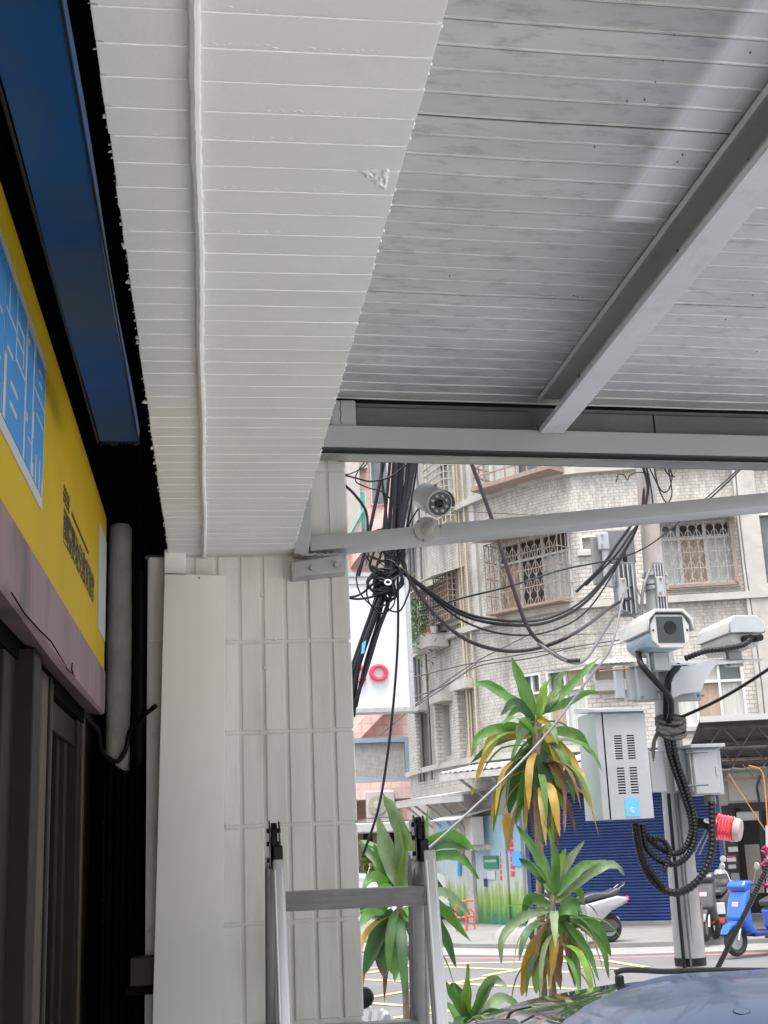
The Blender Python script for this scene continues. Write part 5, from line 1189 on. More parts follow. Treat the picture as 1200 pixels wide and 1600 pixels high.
kn_ = thing('cable_knot', 'tangled black knot of wound cable below the brace', 'cable knot', D(604, 905)); mb = MB()
for k in range(9):
    c = D(604 + rnd.uniform(-8, 8), 892 + k * 4.5, -.03); a0 = rnd.uniform(0, 6); tilt = rnd.uniform(-.5, .5)
    mb.tube([c + Vector((.045 * math.cos(a), .035 * math.sin(a), .02 * math.sin(a + a0) + tilt * .03 * math.cos(a))) for a in [2 * math.pi * j / 14 for j in range(15)]], .006, 6)
obj('windings', mb, MT['black_cable'], kn_, True)
for k in range(10):
    cx_, cy_ = 600 + rnd.uniform(-20, 22), 885 + rnd.uniform(-35, 45); rx_, rz_ = rnd.uniform(12, 34), rnd.uniform(14, 40); a0 = rnd.uniform(0, 6); sp = rnd.uniform(3.5, 5.8)
    obj('loose_loop', MB().tube(spline([D(cx_ + rx_ * math.cos(a0 + sp * j / 8) * (1 + .15 * math.sin(j * 2 + k)), cy_ + rz_ * math.sin(a0 + sp * j / 8), -.06 + .02 * math.sin(j + k)) for j in range(9)], 5), rnd.uniform(.0018, .0042), 5), MT['black_cable'], kn_, True)
c = D(606, 910, -.09); obj('eyelet', MB().torus(.012, .0045, 16, 6, Matrix.Translation(c) @ Matrix.Rotation(1.2, 4, 'X')), MT['galv'], kn_, True)
o = obj('blue_tag', MB().add([D(566, 1005, -.08), D(572, 1000, -.08), D(569, 1020, -.08), D(564, 1022, -.08), D(566, 1005, -.075), D(572, 1000, -.075), D(569, 1020, -.075), D(564, 1022, -.075)], [(0, 1, 2, 3), (7, 6, 5, 4), (0, 4, 5, 1), (1, 5, 6, 2), (2, 6, 7, 3), (3, 7, 4, 0)]), MT['sticker_blue']); tag(o, 'small blue tag tied to the lower cable bundle', 'tag')
cable('long thin black cable dropping from the knot behind the ladder', [D(621, 890), D(622, 980), D(618, 1060), D(608, 1160), D(592, 1260), D(566, 1340)], .0055)
cable('violet-black cable slanting from the purlin down across the facade', [D(728, 700), D(770, 815), D(790, 880), D(820, 970), D(845, 1005), D(880, 1030), D(906, 1032)], .009, 'violet_cable')
cable('brown cable sagging from the knot across the rounded facade', [D(622, 855), D(640, 905), D(680, 960), D(730, 1000), D(790, 1017), D(850, 1010), D(905, 985), P(960, 945, 6.4), P(985, 935, 6.5)], .0085, 'violet_cable')
for k, (lab, y0, sg_, r) in enumerate((('uppermost black sagging cable between knot and pole', 0, 0, .006), ('middle black sagging cable between knot and pole', 3, 3, .0075), ('lowest black sagging cable between knot and pole', 5, 16, .0045))):
    cable(lab, [D(615, 880 + y0), D(660, 915 + y0), D(720, 955 + y0 + sg_ * .5), D(790, 970 + y0 + sg_), P(860, 965 + y0 + sg_, 5.6), P(920, 930 + y0 + sg_, 6.1), P(975, 860 + y0, 6.5), P(1002, 800, 6.55), P(1010, 700, 6.58)], r)
cable('straight thin black wire rising to the right above the cage window', [D(655, 955), D(720, 935), D(800, 915), P(880, 890, 5.8), P(1000, 860, 6.4), P(1090, 790, 6.8), P(1190, 700, 7.2)], .0045)
cable('second straight black wire rising at the upper right', [P(1090, 795, 6.8), P(1130, 760, 7.0), P(1200, 690, 7.2)], .006)
cable('grey service cable slanting from the pole across the plant', [Q(1004, 935, -.1), Q(990, 915), P(975, 930, 6.3), P(955, 1010, 6.0), P(920, 1060, 5.6), P(860, 1140, 5.3), P(800, 1205, 5.2), P(740, 1262, 5.1), P(690, 1308, 5.0), P(640, 1350, 4.9)], .0062, 'grey_cable')
cable('thin grey cable swinging low left of the pole', [D(840, 1005), D(885, 1033), P(915, 1030, 5.8), P(945, 985, 6.2), P(970, 955, 6.4), P(998, 968, 6.5)], .0075, 'grey_cable')
cable('grey drip loop beside the steel bands of the pole', [Q(1015, 890, -.1), Q(1005, 920, -.14), Q(1002, 960, -.14)], .009, 'grey_cable')
for k, (lab, pts) in enumerate((('upper thin wire stretched in front of the slit windows', [(640, 1060), (720, 1040), (800, 1025), (900, 1010), (1000, 995)]), ('lower thin wire stretched in front of the slit windows', [(648, 1090), (700, 1068), (750, 1040), (830, 1028), (900, 1010)]), ('twisted pair of wires near the slit windows', [(640, 1108), (690, 1070), (740, 1036), (790, 1010), (840, 985)]),
        ('slanting wire that reaches the mesh window', [(592, 1150), (640, 1110), (700, 1070), (745, 1036)]), ('thin level wire across the facade under the brace', [(690, 796), (760, 801), (900, 806), (1050, 800)]), ('hair-thin level wire beneath the planter', [(640, 991), (740, 989), (850, 992), (960, 990)]), ('thin dark wire above the second floor windows', [(880, 1018), (990, 1003), (1080, 995), (1190, 985)]))):
    cable(lab, [P(x, y, 17 + k * .3) for x, y in pts], .010 if k < 4 else .006, 'awning_dark')
for k, (lab, pts, r) in enumerate((('thick bunch of black wires running down the pole top', [(990, 690), (1008, 740), (1012, 770), (1000, 800), (965, 850), (940, 885), (900, 925)], .008), ('curled black wire end left of the pole top', [(963, 753), (966, 742), (975, 742), (980, 750), (985, 742), (1000, 738), (1015, 742)], .003), ('slack black loop right of the pole top', [(1012, 725), (1025, 752), (1035, 768), (1045, 765), (1050, 745), (1045, 728)], .004), ('second slack black loop right of the pole top', [(1020, 720), (1030, 765), (1042, 785), (1050, 770), (1045, 735), (1052, 745)], .004), ('thin black wire beside the pole top', [(1003, 700), (1014, 745), (1020, 785), (1018, 800)], .004), ('frayed wire end above the brace right of the pole', [(1035, 728), (1045, 742), (1054, 745)], .004), ('second wire of the bunch running down the pole', [(996, 690), (1013, 745), (1006, 800), (985, 835), (960, 870), (915, 915)], .006))):
    cable(lab, [Q(x, y, -.09) for x, y in pts], r)
# stay wire with dark spiral guard
pts = spline([P(1225, 1300, 6.9), P(1180, 1395, 6.9), P(1145, 1465, 6.9), P(1110, 1535, 6.9)], 45)
st = thing('stay_wire', 'dark spiral-wrapped stay wire slanting down in front of the blue scooter', 'stay wire', pts[-1]); obj('guard', MB().tube(pts, [.012 * (1 + .3 * (i % 2)) for i in range(len(pts))], 7), MT['black_plastic'], st, True)
for x, y in ((1160, 1440),): pass
mb = MB(); mb.tube([p + Vector((.014, -.004, 0)) for p in pts[::6]], .0025, 4); obj('white_thread', mb, MT['clear_plastic'], st)
cable('orange cable slanting down across the dark shop entrance', [P(1139, 1210, 20.0), P(1170, 1258, 20.0), P(1205, 1312, 20.0)], .009, 'orange_cable')
cable('orange cable loop hanging from the shop truss', [P(1170, 1196, 20.5), P(1190, 1205, 20.5), P(1196, 1240, 20.5), P(1200, 1300, 20.5)], .012, 'orange_cable')
cable('black cable hanging beside the shop truss', [P(1188, 1212, 20.2), P(1183, 1230, 20.2), P(1187, 1260, 20.2), P(1192, 1350, 20.2)], .022)

# ================================================================== PLANTS
def leaf_mb(base, az, el, L, Wd, droop, roll=0, n=10, fold=.25, kink=None):
    d = Vector((math.cos(az) * math.cos(el), math.sin(az) * math.cos(el), math.sin(el))); p = Vector(base); vs = []; fs = []
    sidev = Vector((-math.sin(az), math.cos(az), 0))
    for i in range(n + 1):
        t = i / n; nrm = sidev.cross(d).normalized(); ro = roll * t; s2 = (sidev * math.cos(ro) + nrm * math.sin(ro)).normalized()
        w = Wd * (math.sin(math.pi * min(1, t ** .8)) ** .8 * .96 + .05) * (1 if t < .98 else .15) * (1 + .06 * math.sin(i * 2.3 + az * 5)); up2 = d.cross(s2) * -1
        up2 = s2.cross(d) if s2.cross(d).z > 0 else d.cross(s2)
        vs += [p - s2 * w + up2 * w * fold, p, p + s2 * w + up2 * w * fold]
        g = droop * (0.3 + 1.5 * t) / n
        if kink and abs(t - kink[0]) < .5 / n: g += kink[1]
        d = (d + Vector((0, 0, -1)) * g * (1 if d.z > -.96 else .1)).normalized(); p = p + d * (L / n)
    for i in range(n):
        a = i * 3; fs += [(a, a + 1, a + 4, a + 3), (a + 1, a + 2, a + 5, a + 4)]
    return MB().add(vs, fs)
def crown(par, c, n_up, n_mid, n_hang, L, W, seed, yellow=.3, brown=.15, skew=0):
    r = random.Random(seed); ga = 2.399
    for k in range(n_up + n_mid + n_hang):
        az = k * ga + r.uniform(-.3, .3) + skew
        if k < n_up: el, dr, ll, zo = r.uniform(.75, 1.35), r.uniform(.3, 1.0), L * r.uniform(.7, 1.0), r.uniform(.0, .05); m = r.choice(['leaf_light', 'leaf_green', 'leaf_green', 'leaf_pale'])
        elif k < n_up + n_mid: el, dr, ll, zo = r.uniform(.15, .7), r.uniform(1.0, 2.2), L * r.uniform(.85, 1.2), r.uniform(-.10, .02); m = r.choice(['leaf_green', 'leaf_green', 'leaf_dark', 'leaf_pale'])
        else:
            el, dr, ll, zo = r.uniform(-.5, .35), r.uniform(2.6, 5.0), L * r.uniform(.9, 1.4), r.uniform(-.30, -.04); q = r.random()
            m = 'leaf_yellow' if q < yellow else ('leaf_brown' if q < yellow + brown else r.choice(['leaf_green', 'leaf_dark', 'leaf_pale', 'leaf_light']))
        b = Vector(c) + Vector((math.cos(az) * .012, math.sin(az) * .012, zo))
        obj('leaf', leaf_mb(b, az, el, ll, W * r.uniform(.8, 1.15) * (.75 if m == 'leaf_brown' else 1), dr, r.uniform(-.9, .9), kink=(r.uniform(.4, .7), r.uniform(.1, .6)) if r.random() < .4 else None), MT[m], par, True)
def plant(name, label, Y, heads, trunks, seed, pot=True):
    b = Vector(trunks[0][0]); t = thing(name, label, 'plant', (b.x, b.y, .1))
    for q in trunks:
        pts = spline(q[:-1], 10); r = q[-1]; obj('trunk', MB().tube(pts, [r * (1 + .10 * (i % 2)) for i in range(len(pts))], 8), MT['trunk'], t, True)
    for k, h in enumerate(heads): crown(t, *h, seed=seed + k) if False else crown(t, h[0], h[1], h[2], h[3], h[4], h[5], seed + k, *(h[6:]))
    if pot: obj('pot', MB().lathe([(.13, .0), (.19, .32), (.20, .33), (.20, .36), (.17, .36), (.165, .30), (.01, .30)], 18, Matrix.Translation((b.x, b.y, .1))), MT['clay'], t, True)
    return t
PY2 = 6.1; B = lambda x, y, d=0: P(x, y, PY2 + d)
def leaf_path(par, Y, pts, wpx, m, r, n=12):               # leaf along a hand-laid midrib (base ... tip), curling in depth
    out = r.uniform(-.16, .16); k = len(pts); c = []
    for i, (x, y) in enumerate(pts): t = i / (k - 1); c.append(P(x, y, Y + out * t ** .8 + r.uniform(-.01, .01)))
    c = spline(c, 8); m_ = len(c); W_ = wpx * .68 * Y / FPX / 2; tw0, tw1 = r.uniform(-.5, .5), r.uniform(-1.1, 1.1); ph = r.uniform(0, 6); vs = []; fs = []
    for i, p in enumerate(c):
        t = i / (m_ - 1); d = (c[min(i + 1, m_ - 1)] - c[max(i - 1, 0)]).normalized(); s0 = d.cross(Vector((0, 1, 0)))
        if s0.length < .1: s0 = d.cross(Vector((1, 0, 0)))
        s0.normalize(); nn_ = s0.cross(d); a = tw0 + (tw1 - tw0) * t + .25 * math.sin(ph + t * 7); s2 = s0 * math.cos(a) + nn_ * math.sin(a); n2 = s2.cross(d)
        if n2.y > 0: n2 = -n2
        w = W_ * (math.sin(math.pi * min(1, .03 + .97 * t ** .75)) ** .7 + .07) * (1 + .07 * math.sin(ph + i * 1.1)); wv = .10 * W_ * math.sin(ph + i * .9)
        vs += [p - s2 * w + n2 * (w * .30 + wv), p - s2 * w * .5 + n2 * w * .10, p, p + s2 * w * .5 + n2 * w * .10, p + s2 * w + n2 * (w * .30 - wv)]
    for i in range(m_ - 1):
        for q in range(4): a = i * 5 + q; fs.append((a, a + 1, a + 6, a + 5))
    obj('leaf', MB().add(vs, fs), MT[m], par, True)
G, DKG, LT, PA, YE, BR = 'leaf_green', 'leaf_dark', 'leaf_light', 'leaf_pale', 'leaf_yellow', 'leaf_brown'
def shaped(par, Y, leaves, seed):
    r = random.Random(seed)
    for w, m, *pts in leaves: leaf_path(par, Y, pts, w, m, r)
ptA = plant('dracaena_plant', 'tall dracaena with two crowns and yellowing leaves in front of the blue shutter', PY2, [(B(838, 1135), 3, 8, 22, .33, .021, .3, .3), (B(866, 1410, -.1), 2, 8, 14, .29, .020, .25, .35, 1.1)],
      [[(B(848, 1560).x, PY2, .4), B(847, 1520), B(845, 1420), B(842, 1300), B(838, 1210), B(840, 1118), .020], [(B(848, 1560).x + .05, PY2 - .05, .4), B(862, 1530, -.1), B(858, 1450, -.1), B(866, 1395, -.1), .018]], 11)
shaped(ptA, PY2, [(30, G, (838, 1118), (820, 1078), (799, 1024)), (24, G, (838, 1116), (790, 1088), (762, 1070), (738, 1070)), (22, LT, (845, 1118), (848, 1090), (853, 1062)), (22, PA, (846, 1118), (866, 1085), (872, 1060), (887, 1048)), (18, G, (850, 1115), (900, 1062), (938, 1026)), (20, G, (850, 1113), (888, 1096), (915, 1082), (936, 1082)),
    (22, DKG, (835, 1125), (805, 1098), (782, 1118)), (24, G, (838, 1126), (812, 1106), (788, 1132)), (22, G, (832, 1140), (790, 1136), (750, 1150), (736, 1182)), (26, YE, (830, 1150), (775, 1150), (748, 1200), (737, 1242)), (20, DKG, (830, 1145), (780, 1156), (735, 1192)), (34, PA, (832, 1128), (812, 1140), (804, 1176)), (36, G, (834, 1128), (838, 1165), (836, 1218)),
    (32, LT, (845, 1140), (860, 1185), (880, 1265)), (28, YE, (850, 1140), (872, 1175), (880, 1236)), (26, YE, (856, 1145), (890, 1185), (908, 1220), (927, 1270)), (20, G, (856, 1150), (885, 1190), (898, 1256)), (34, YE, (842, 1165), (818, 1190), (803, 1238)), (22, YE, (836, 1170), (824, 1230), (820, 1298)), (36, DKG, (846, 1170), (850, 1225), (856, 1302)), (32, DKG, (830, 1170), (802, 1225), (793, 1284)),
    (30, G, (835, 1180), (814, 1240), (806, 1288)), (18, BR, (850, 1180), (878, 1220), (882, 1300)), (24, BR, (840, 1180), (833, 1250), (838, 1318)), (20, G, (825, 1165), (782, 1225), (770, 1302)), (20, YE, (842, 1185), (856, 1250), (858, 1296)), (22, YE, (795, 1270), (790, 1295), (795, 1330)), (24, G, (860, 1140), (900, 1148), (926, 1180)), (20, BR, (846, 1185), (866, 1240), (872, 1330)), (18, DKG, (834, 1190), (845, 1250), (848, 1320)), (16, YE, (838, 1122), (848, 1125), (862, 1132))], 5)
shaped(ptA, PY2 - .12, [(22, PA, (865, 1400), (882, 1355), (913, 1314)), (24, G, (870, 1400), (905, 1358), (948, 1344)), (20, PA, (872, 1402), (930, 1360), (960, 1352), (976, 1368)), (22, LT, (868, 1410), (890, 1388), (905, 1392), (912, 1412)), (20, G, (875, 1412), (895, 1408), (909, 1428)), (26, G, (862, 1400), (846, 1345), (806, 1287)), (22, G, (867, 1398), (866, 1340), (850, 1283)), (24, DKG, (852, 1380), (835, 1360), (811, 1341)),
    (20, PA, (860, 1422), (815, 1434), (786, 1466), (783, 1506)), (24, G, (860, 1415), (826, 1404), (815, 1444)), (36, G, (872, 1425), (892, 1428), (898, 1454)), (30, G, (870, 1430), (890, 1475), (897, 1528)), (26, G, (880, 1430), (930, 1448), (955, 1494)), (16, G, (882, 1440), (915, 1480), (936, 1532)), (14, G, (886, 1445), (910, 1470), (918, 1522)), (16, G, (890, 1430), (938, 1475), (952, 1530)), (32, YE, (856, 1450), (828, 1500), (815, 1556)), (30, LT, (852, 1455), (840, 1510), (838, 1552)),
    (24, YE, (862, 1455), (850, 1500), (847, 1548)), (22, YE, (868, 1450), (862, 1500), (858, 1546)), (22, BR, (876, 1460), (870, 1510), (876, 1548)), (16, BR, (886, 1455), (890, 1510), (899, 1542)), (20, LT, (866, 1395), (874, 1355), (884, 1325)), (18, BR, (860, 1460), (842, 1505), (842, 1550))], 6)
ptC = plant('dracaena_plant', 'dark green dracaena behind the ladder beside the pillar', PY2, [(P(622, 1395, 5.6), 2, 7, 12, .30, .024, .15, .15)], [[(P(634, 1590, 5.7).x, 5.7, .4), P(634, 1560, 5.7), P(630, 1470, 5.7), P(622, 1390, 5.6), .014]], 41)
shaped(ptC, 5.6, [(40, LT, (625, 1395), (638, 1340), (624, 1276)), (36, PA, (622, 1390), (602, 1325), (588, 1272)), (30, PA, (628, 1390), (628, 1310), (612, 1262), (598, 1238)), (30, PA, (618, 1395), (592, 1345), (558, 1312)), (26, G, (612, 1395), (592, 1352), (584, 1318)), (22, G, (640, 1392), (660, 1322), (668, 1265)), (34, DKG, (634, 1395), (628, 1355), (606, 1340)), (26, G, (648, 1325), (695, 1305), (722, 1312), (746, 1332)), (22, G, (650, 1345), (700, 1335), (725, 1345), (748, 1374)), (24, DKG, (650, 1332), (690, 1318), (728, 1326)),
    (26, G, (655, 1402), (690, 1418), (737, 1472)), (24, DKG, (655, 1402), (690, 1450), (713, 1512)), (24, PA, (660, 1395), (700, 1398), (736, 1432)), (40, DKG, (612, 1420), (590, 1465), (569, 1522)), (28, DKG, (616, 1425), (598, 1470), (604, 1530)), (38, YE, (624, 1430), (614, 1480), (613, 1522)), (26, G, (630, 1430), (620, 1490), (617, 1534)), (26, G, (606, 1420), (578, 1428), (562, 1448)), (32, G, (606, 1388), (585, 1374), (566, 1392)), (30, G, (640, 1398), (622, 1330), (632, 1300)), (22, G, (630, 1420), (650, 1470), (655, 1530)), (20, BR, (612, 1440), (594, 1490), (600, 1530))], 7)
ptD = plant('dracaena_plant', 'small bright green dracaena low down beside the silver car', PY2, [(P(733, 1597, 5.75), 2, 6, 3, .24, .024, .0, .1)], [[(P(733, 1640, 5.75).x, 5.75, .4), P(733, 1640, 5.75), P(733, 1592, 5.75), .014]], 73)
shaped(ptD, 5.75, [(26, LT, (728, 1600), (727, 1550), (731, 1506)), (22, G, (736, 1600), (752, 1560), (778, 1524)), (24, PA, (740, 1598), (758, 1545), (772, 1530), (792, 1542)), (22, G, (735, 1600), (712, 1560), (697, 1534)), (26, G, (730, 1602), (712, 1582), (692, 1566)), (22, PA, (745, 1598), (780, 1560), (812, 1570)), (18, DKG, (742, 1600), (765, 1582), (800, 1580)), (16, DKG, (733, 1600), (722, 1560), (708, 1540), (702, 1550))], 8)
# ================================================================== CARS
def car(name, label, ox, oy, L, Wd, prof, body, rail=False, face=-1):
    # prof: (x, z_belt, z_top, half width at belt, half width at top); x runs 0..L from the front
    t = thing(name, label, 'car', (ox + L / 2, oy, .1)); X = lambda x: ox + x
    rings = []
    for x, zb, zt, wb, wt in prof:
        r = []
        for s_, zz in ((-1, 0), (1, 0)): pass
        r = [(X(x), oy - wb * .92, .30), (X(x), oy - wb, .55), (X(x), oy - wb, zb)]
        for k in range(1, 12):
            a = math.pi * k / 12; c = math.cos(a); sn = math.sin(a); r.append((X(x), oy - (wt + (wb - wt) * (1 - sn) ** 2) * (abs(c) ** .55) * (1 if c > 0 else -1), zb + (zt - zb) * sn ** .7))
        r += [(X(x), oy + wb, zb), (X(x), oy + wb, .55), (X(x), oy + wb * .92, .30)]
        rings.append(r)
    m2 = []                                               # resample smoothly along the length
    for k in range(len(rings[0])):
        m2.append(spline([r[k] for r in rings], 4))
    rings = [[c[i] for c in m2] for i in range(len(m2[0]))]
    obj('body', MB().loft(rings), MT[body], t, True)
    for x in (L * .18, L * .80):
        for s_ in (-1, 1):
            M = Matrix.Translation((X(x), oy + s_ * (Wd / 2 - .10), .41)) @ Matrix.Rotation(math.pi / 2, 4, 'X')
            w_ = obj('wheel', MB().torus(.235, .085, 24, 8, M), MT['rubber'], t, True); obj('rim', MB().lathe([(.02, -.06), (.19, -.05), (.19, .05), (.02, .06)], 16, M), MT['galv'], w_, True)
    return t, X
# near blue car: only its roof reaches into the picture
oy = 3.42; ox = P(872, 1600, oy).x - 1.0
of_ = oy + .27; zr = P(1200, 1509, of_).z; zq = lambda x, y: P(x, y, of_).z
xr = lambda x: P(x, 1550, of_).x - ox
prof = [(.0, .7, .75, .62, .5), (.25, .8, .92, .66, .55), (.75, .9, 1.05, .68, .58), (xr(872), 1.02, zq(872, 1606), .69, .56), (xr(915), 1.05, zq(915, 1570), .69, .57), (xr(960), 1.06, zq(960, 1545), .69, .58), (xr(1050), 1.06, zq(1050, 1518), .70, .59), (xr(1200), 1.06, zr, .70, .60), (xr(1200) + .7, 1.06, zr + .01, .70, .60), (xr(1200) + 1.3, 1.05, zr - .06, .70, .58), (xr(1200) + 1.7, .95, 1.1, .68, .55), (xr(1200) + 1.85, .8, .85, .64, .5)]
t, X = car('blue_car', 'shiny steel blue car roof with a small round cap at the lower right', ox, oy, prof[-1][0], 1.4, prof, 'car_blue')
bpy.context.view_layer.update()
def hit(o, x, y):                                        # where the sight line through a pixel meets a built surface
    mw_ = o.matrix_world.inverted(); org = mw_ @ Vector((0, 0, H)); dv_ = (mw_.to_3x3() @ ray(x, y)).normalized()
    ok, loc, nn, _ = o.ray_cast(org, dv_); return (o.matrix_world @ loc, nn) if ok else (None, None)
body = [c for c in t.children if c.name.startswith('body')][0]
lc, nn = hit(body, 1159, 1580)
if lc is not None:
    s_ = nn.orthogonal().normalized(); M = frame(lc, s_, nn.cross(s_), nn)
    obj('round_cap', MB().lathe([(.001, .0012), (.0165, .001), (.0172, -.001)], 28, M @ Matrix.Diagonal((1, 1.15, 1, 1))), MT['car_blue'], t, True); obj('cap_gap', MB().torus(.0178, .0007, 32, 5, M @ Matrix.Diagonal((1, 1.15, 1, 1))), MT['black_void'], t)
# silver car behind it, with a roof rail
oy2 = 4.75; P2 = lambda x, y: P(x, y, oy2); ox2 = P2(700, 1600).x - .9
xr2 = lambda x: P(x, 1550, oy2 + .35).x - ox2; z2 = lambda x, y: P(x, y, oy2 + .35).z
prof = [(.0, .62, .66, .66, .5), (.2, .72, .80, .72, .6), (.6, .80, .90, .76, .64), (xr2(716), .88, z2(716, 1602), .78, .64), (xr2(760), .90, z2(760, 1578), .78, .62), (xr2(820), .92, z2(820, 1557), .78, .60), (xr2(900), .92, z2(900, 1541), .78, .59), (xr2(980), .92, z2(980, 1528), .78, .59), (xr2(1080), .92, z2(1080, 1520), .78, .60), (xr2(1250), .92, z2(1250, 1515), .78, .60), (xr2(1250) + .8, .92, z2(1250, 1515) - .02, .78, .58), (xr2(1250) + 1.4, .88, .98, .76, .55), (xr2(1250) + 1.7, .75, .8, .7, .5)]
t2, X2 = car('silver_car', 'silver blue car with a black roof rail behind the blue car', ox2, oy2, prof[-1][0], 1.56, prof, 'car_silver')
body2 = [c for c in t2.children if c.name.startswith('body')][0]
# windscreen: reshaped strip lying on the body between bonnet and roof
bpy.context.view_layer.update()
me = body2.data; vs = [v.co.copy() for v in me.vertices]; nr = 17; ringsn = len(vs) // nr
i0 = next(i for i in range(ringsn) if vs[i * nr + 8].x > X2(xr2(722))); i1 = next(i for i in range(ringsn) if vs[i * nr + 8].x > X2(xr2(958)))
cx = lambda r: Vector((sum(v.x for v in r) / nr, oy2, .9)); strip = []
for i in range(i0, i1 + 1): strip.append([vs[i * nr + k] + (vs[i * nr + k] - Vector((vs[i * nr + k].x, oy2, .8))).normalized() * .004 for k in range(4, 13)])
obj('windscreen', MB().loft(strip, False, False), MT['car_glass'], t2, True)
j1 = next(i for i in range(ringsn) if vs[i * nr + 8].x > X2(xr2(1250)))
for ks in ((2, 3, 4), (12, 13, 14)): obj('side_window', MB().loft([[vs[i * nr + k] + (vs[i * nr + k] - Vector((vs[i * nr + k].x, oy2, .8))).normalized() * .004 for k in ks] for i in range(i1 + 2, j1)], False, False), MT['car_glass'], t2, True)
ry = oy2 + .25; a = P(961, 1520, ry); pts = [a, P(975, 1516, ry), P(1000, 1516, ry), P(1040, 1518, ry), P(1090, 1516, ry), P(1160, 1516, ry), P(1260, 1517, ry)]
obj('roof_rail', MB().tube(spline(pts, 4), .0105, 8), MT['black_plastic'], t2, True)
p = P(967, 1524, ry); obj('rail_foot', MB().box(p.x - .014, p.x + .016, ry - .014, ry + .014, p.z - .035, p.z), MT['black_plastic'], t2, False, .003)
obj('wiper', MB().tube(spline([P2(790, 1600), P2(800, 1580), P2(830, 1572)], 4), .006, 5), MT['black_plastic'], t2, True)
c = P(775, 1606, 4.0); obj('wing_mirror', MB().lathe([(.005, -.06), (.035, -.045), (.05, 0), (.04, .04), (.01, .055)], 16, Matrix.Translation(c) @ Matrix.Rotation(math.pi / 2, 4, 'Y') @ Matrix.Diagonal((.55, 1, 1.5, 1))), MT['car_glass'], t2, True)
# ================================================================== SCOOTERS
def scooter(label, pos, az, body, lower, mirror=True, tall=False, group='parked scooters'):
    t = thing('scooter', label, 'scooter', pos, group); M = Matrix.Translation(Vector(pos)) @ Matrix.Rotation(az, 4, 'Z')   # local +x forward, z up
    Mxz = M @ Matrix(((1, 0, 0, 0), (0, 0, -1, 0), (0, 1, 0, 0), (0, 0, 0, 1)))     # local xy -> xz plane, extruded sideways
    for x in (.62, -.58):
        W_ = M @ Matrix.Translation((x, 0, .225)) @ Matrix.Rotation(math.pi / 2, 4, 'X'); w = obj('wheel', MB().torus(.175, .05, 24, 8, W_), MT['rubber'], t, True); obj('rim', MB().lathe([(.02, -.03), (.13, -.02), (.14, 0), (.13, .02), (.02, .03)], 14, W_), MT['moto_silver'], w, True)
    obj('front_fender', MB().prism([(.36, .36), (.46, .46), (.62, .50), (.78, .44), (.86, .32), (.80, .36), (.70, .42), (.58, .43), (.46, .36)], -.075, .075, Mxz), MT[body], t, True, .015, 2)
    obj('leg_shield', MB().prism([(.30, .30), (.44, .30), (.62, .52), (.54, .78), (.46, .94), (.36, .95), (.40, .70), (.38, .45)], -.17, .17, Mxz), MT[body], t, True, .05, 3)
    obj('headlight', MB().prism([(.52, .66), (.585, .62), (.55, .76), (.50, .80)], -.07, .07, Mxz), MT['clear_plastic'], t, True, .012)
    obj('floorboard', MB().prism([(-.20, .26), (.36, .26), (.40, .34), (.30, .33), (-.16, .33)], -.16, .16, Mxz), MT[lower], t, True, .02, 2)
    obj('rear_body', MB().prism([(-.22, .28), (-.14, .36), (-.12, .62), (-.70, .74), (-.92, .70), (-.90, .62), (-.60, .50), (-.40, .34)], -.15, .15, Mxz), MT[body], t, True, .05, 3)
    obj('seat', MB().prism([(-.10, .66), (-.08, .74), (-.30, .80), (-.55, .79), (-.74, .86), (-.80, .82), (-.70, .74)], -.14, .14, Mxz), MT['moto_dark'], t, True, .03, 3)
    obj('tail_light', MB().prism([(-.90, .63), (-.945, .66), (-.945, .71), (-.91, .72)], -.09, .09, Mxz), MT['red_plastic'], t, True, .01)
    obj('engine', MB().prism([(-.30, .18), (-.10, .20), (-.14, .32), (-.36, .42), (-.66, .36), (-.74, .24), (-.60, .16)], -.10, .12, Mxz), MT['moto_dark'], t, True, .02)
    obj('fork', MB().cyl(M @ Vector((.62, .06, .225)), M @ Vector((.44, .05, .7)), .022, n=8), MT['chrome'], t, True)
    obj('handlebar', MB().tube([M @ Vector(v) for v in ((.28, -.33, 1.02), (.36, -.16, 1.00), (.42, 0, .98), (.36, .16, 1.00), (.28, .33, 1.02))], .017, 8), MT['moto_dark'], t, True)
    obj('handlebar_cowl', MB().prism([(.30, .92), (.50, .90), (.54, .98), (.46, 1.06), (.32, 1.06)], -.17, .17, Mxz), MT[body], t, True, .04, 3)
    if mirror:
        for s in (-1, 1):
            obj('mirror_stem', MB().tube([M @ Vector(v) for v in ((.36, s * .22, 1.02), (.36, s * .27, 1.15), (.38, s * .32, 1.22))], .007, 6), MT['chrome'], t, True)
            obj('mirror', MB().lathe([(.01, -.012), (.05, -.010), (.055, 0), (.05, .010), (.01, .012)], 14, M @ Matrix.Translation((.38, s * .34, 1.26)) @ Matrix.Rotation(math.pi / 2, 4, 'Y')), MT['moto_silver'], t, True)
    obj('exhaust', MB().tube([M @ Vector(v) for v in ((-.2, -.16, .22), (-.45, -.19, .24), (-.85, -.20, .34))], [.025, .045, .05], 10), MT['moto_silver'], t, True)
    obj('grab_rail', MB().tube([M @ Vector(v) for v in ((-.70, -.10, .80), (-.86, -.11, .90), (-.92, 0, .93), (-.86, .11, .90), (-.70, .10, .80))], .014, 6), MT['moto_dark'], t, True)
    obj('side_stand', MB().cyl(M @ Vector((-.10, .12, .26)), M @ Vector((-.06, .26, .01)), .012, n=6), MT['moto_dark'], t)
    return t
def ground(px, py, z=.03): p = PZ(px, py, z); return (p.x, p.y, z)
g = ground(1148, 1492, .03); gx, gy = g[0], g[1]
scooter('bright blue scooter parked beside the stay wire', (gx + .50, gy, .03), math.pi + .42, 'moto_blue', 'moto_deep')
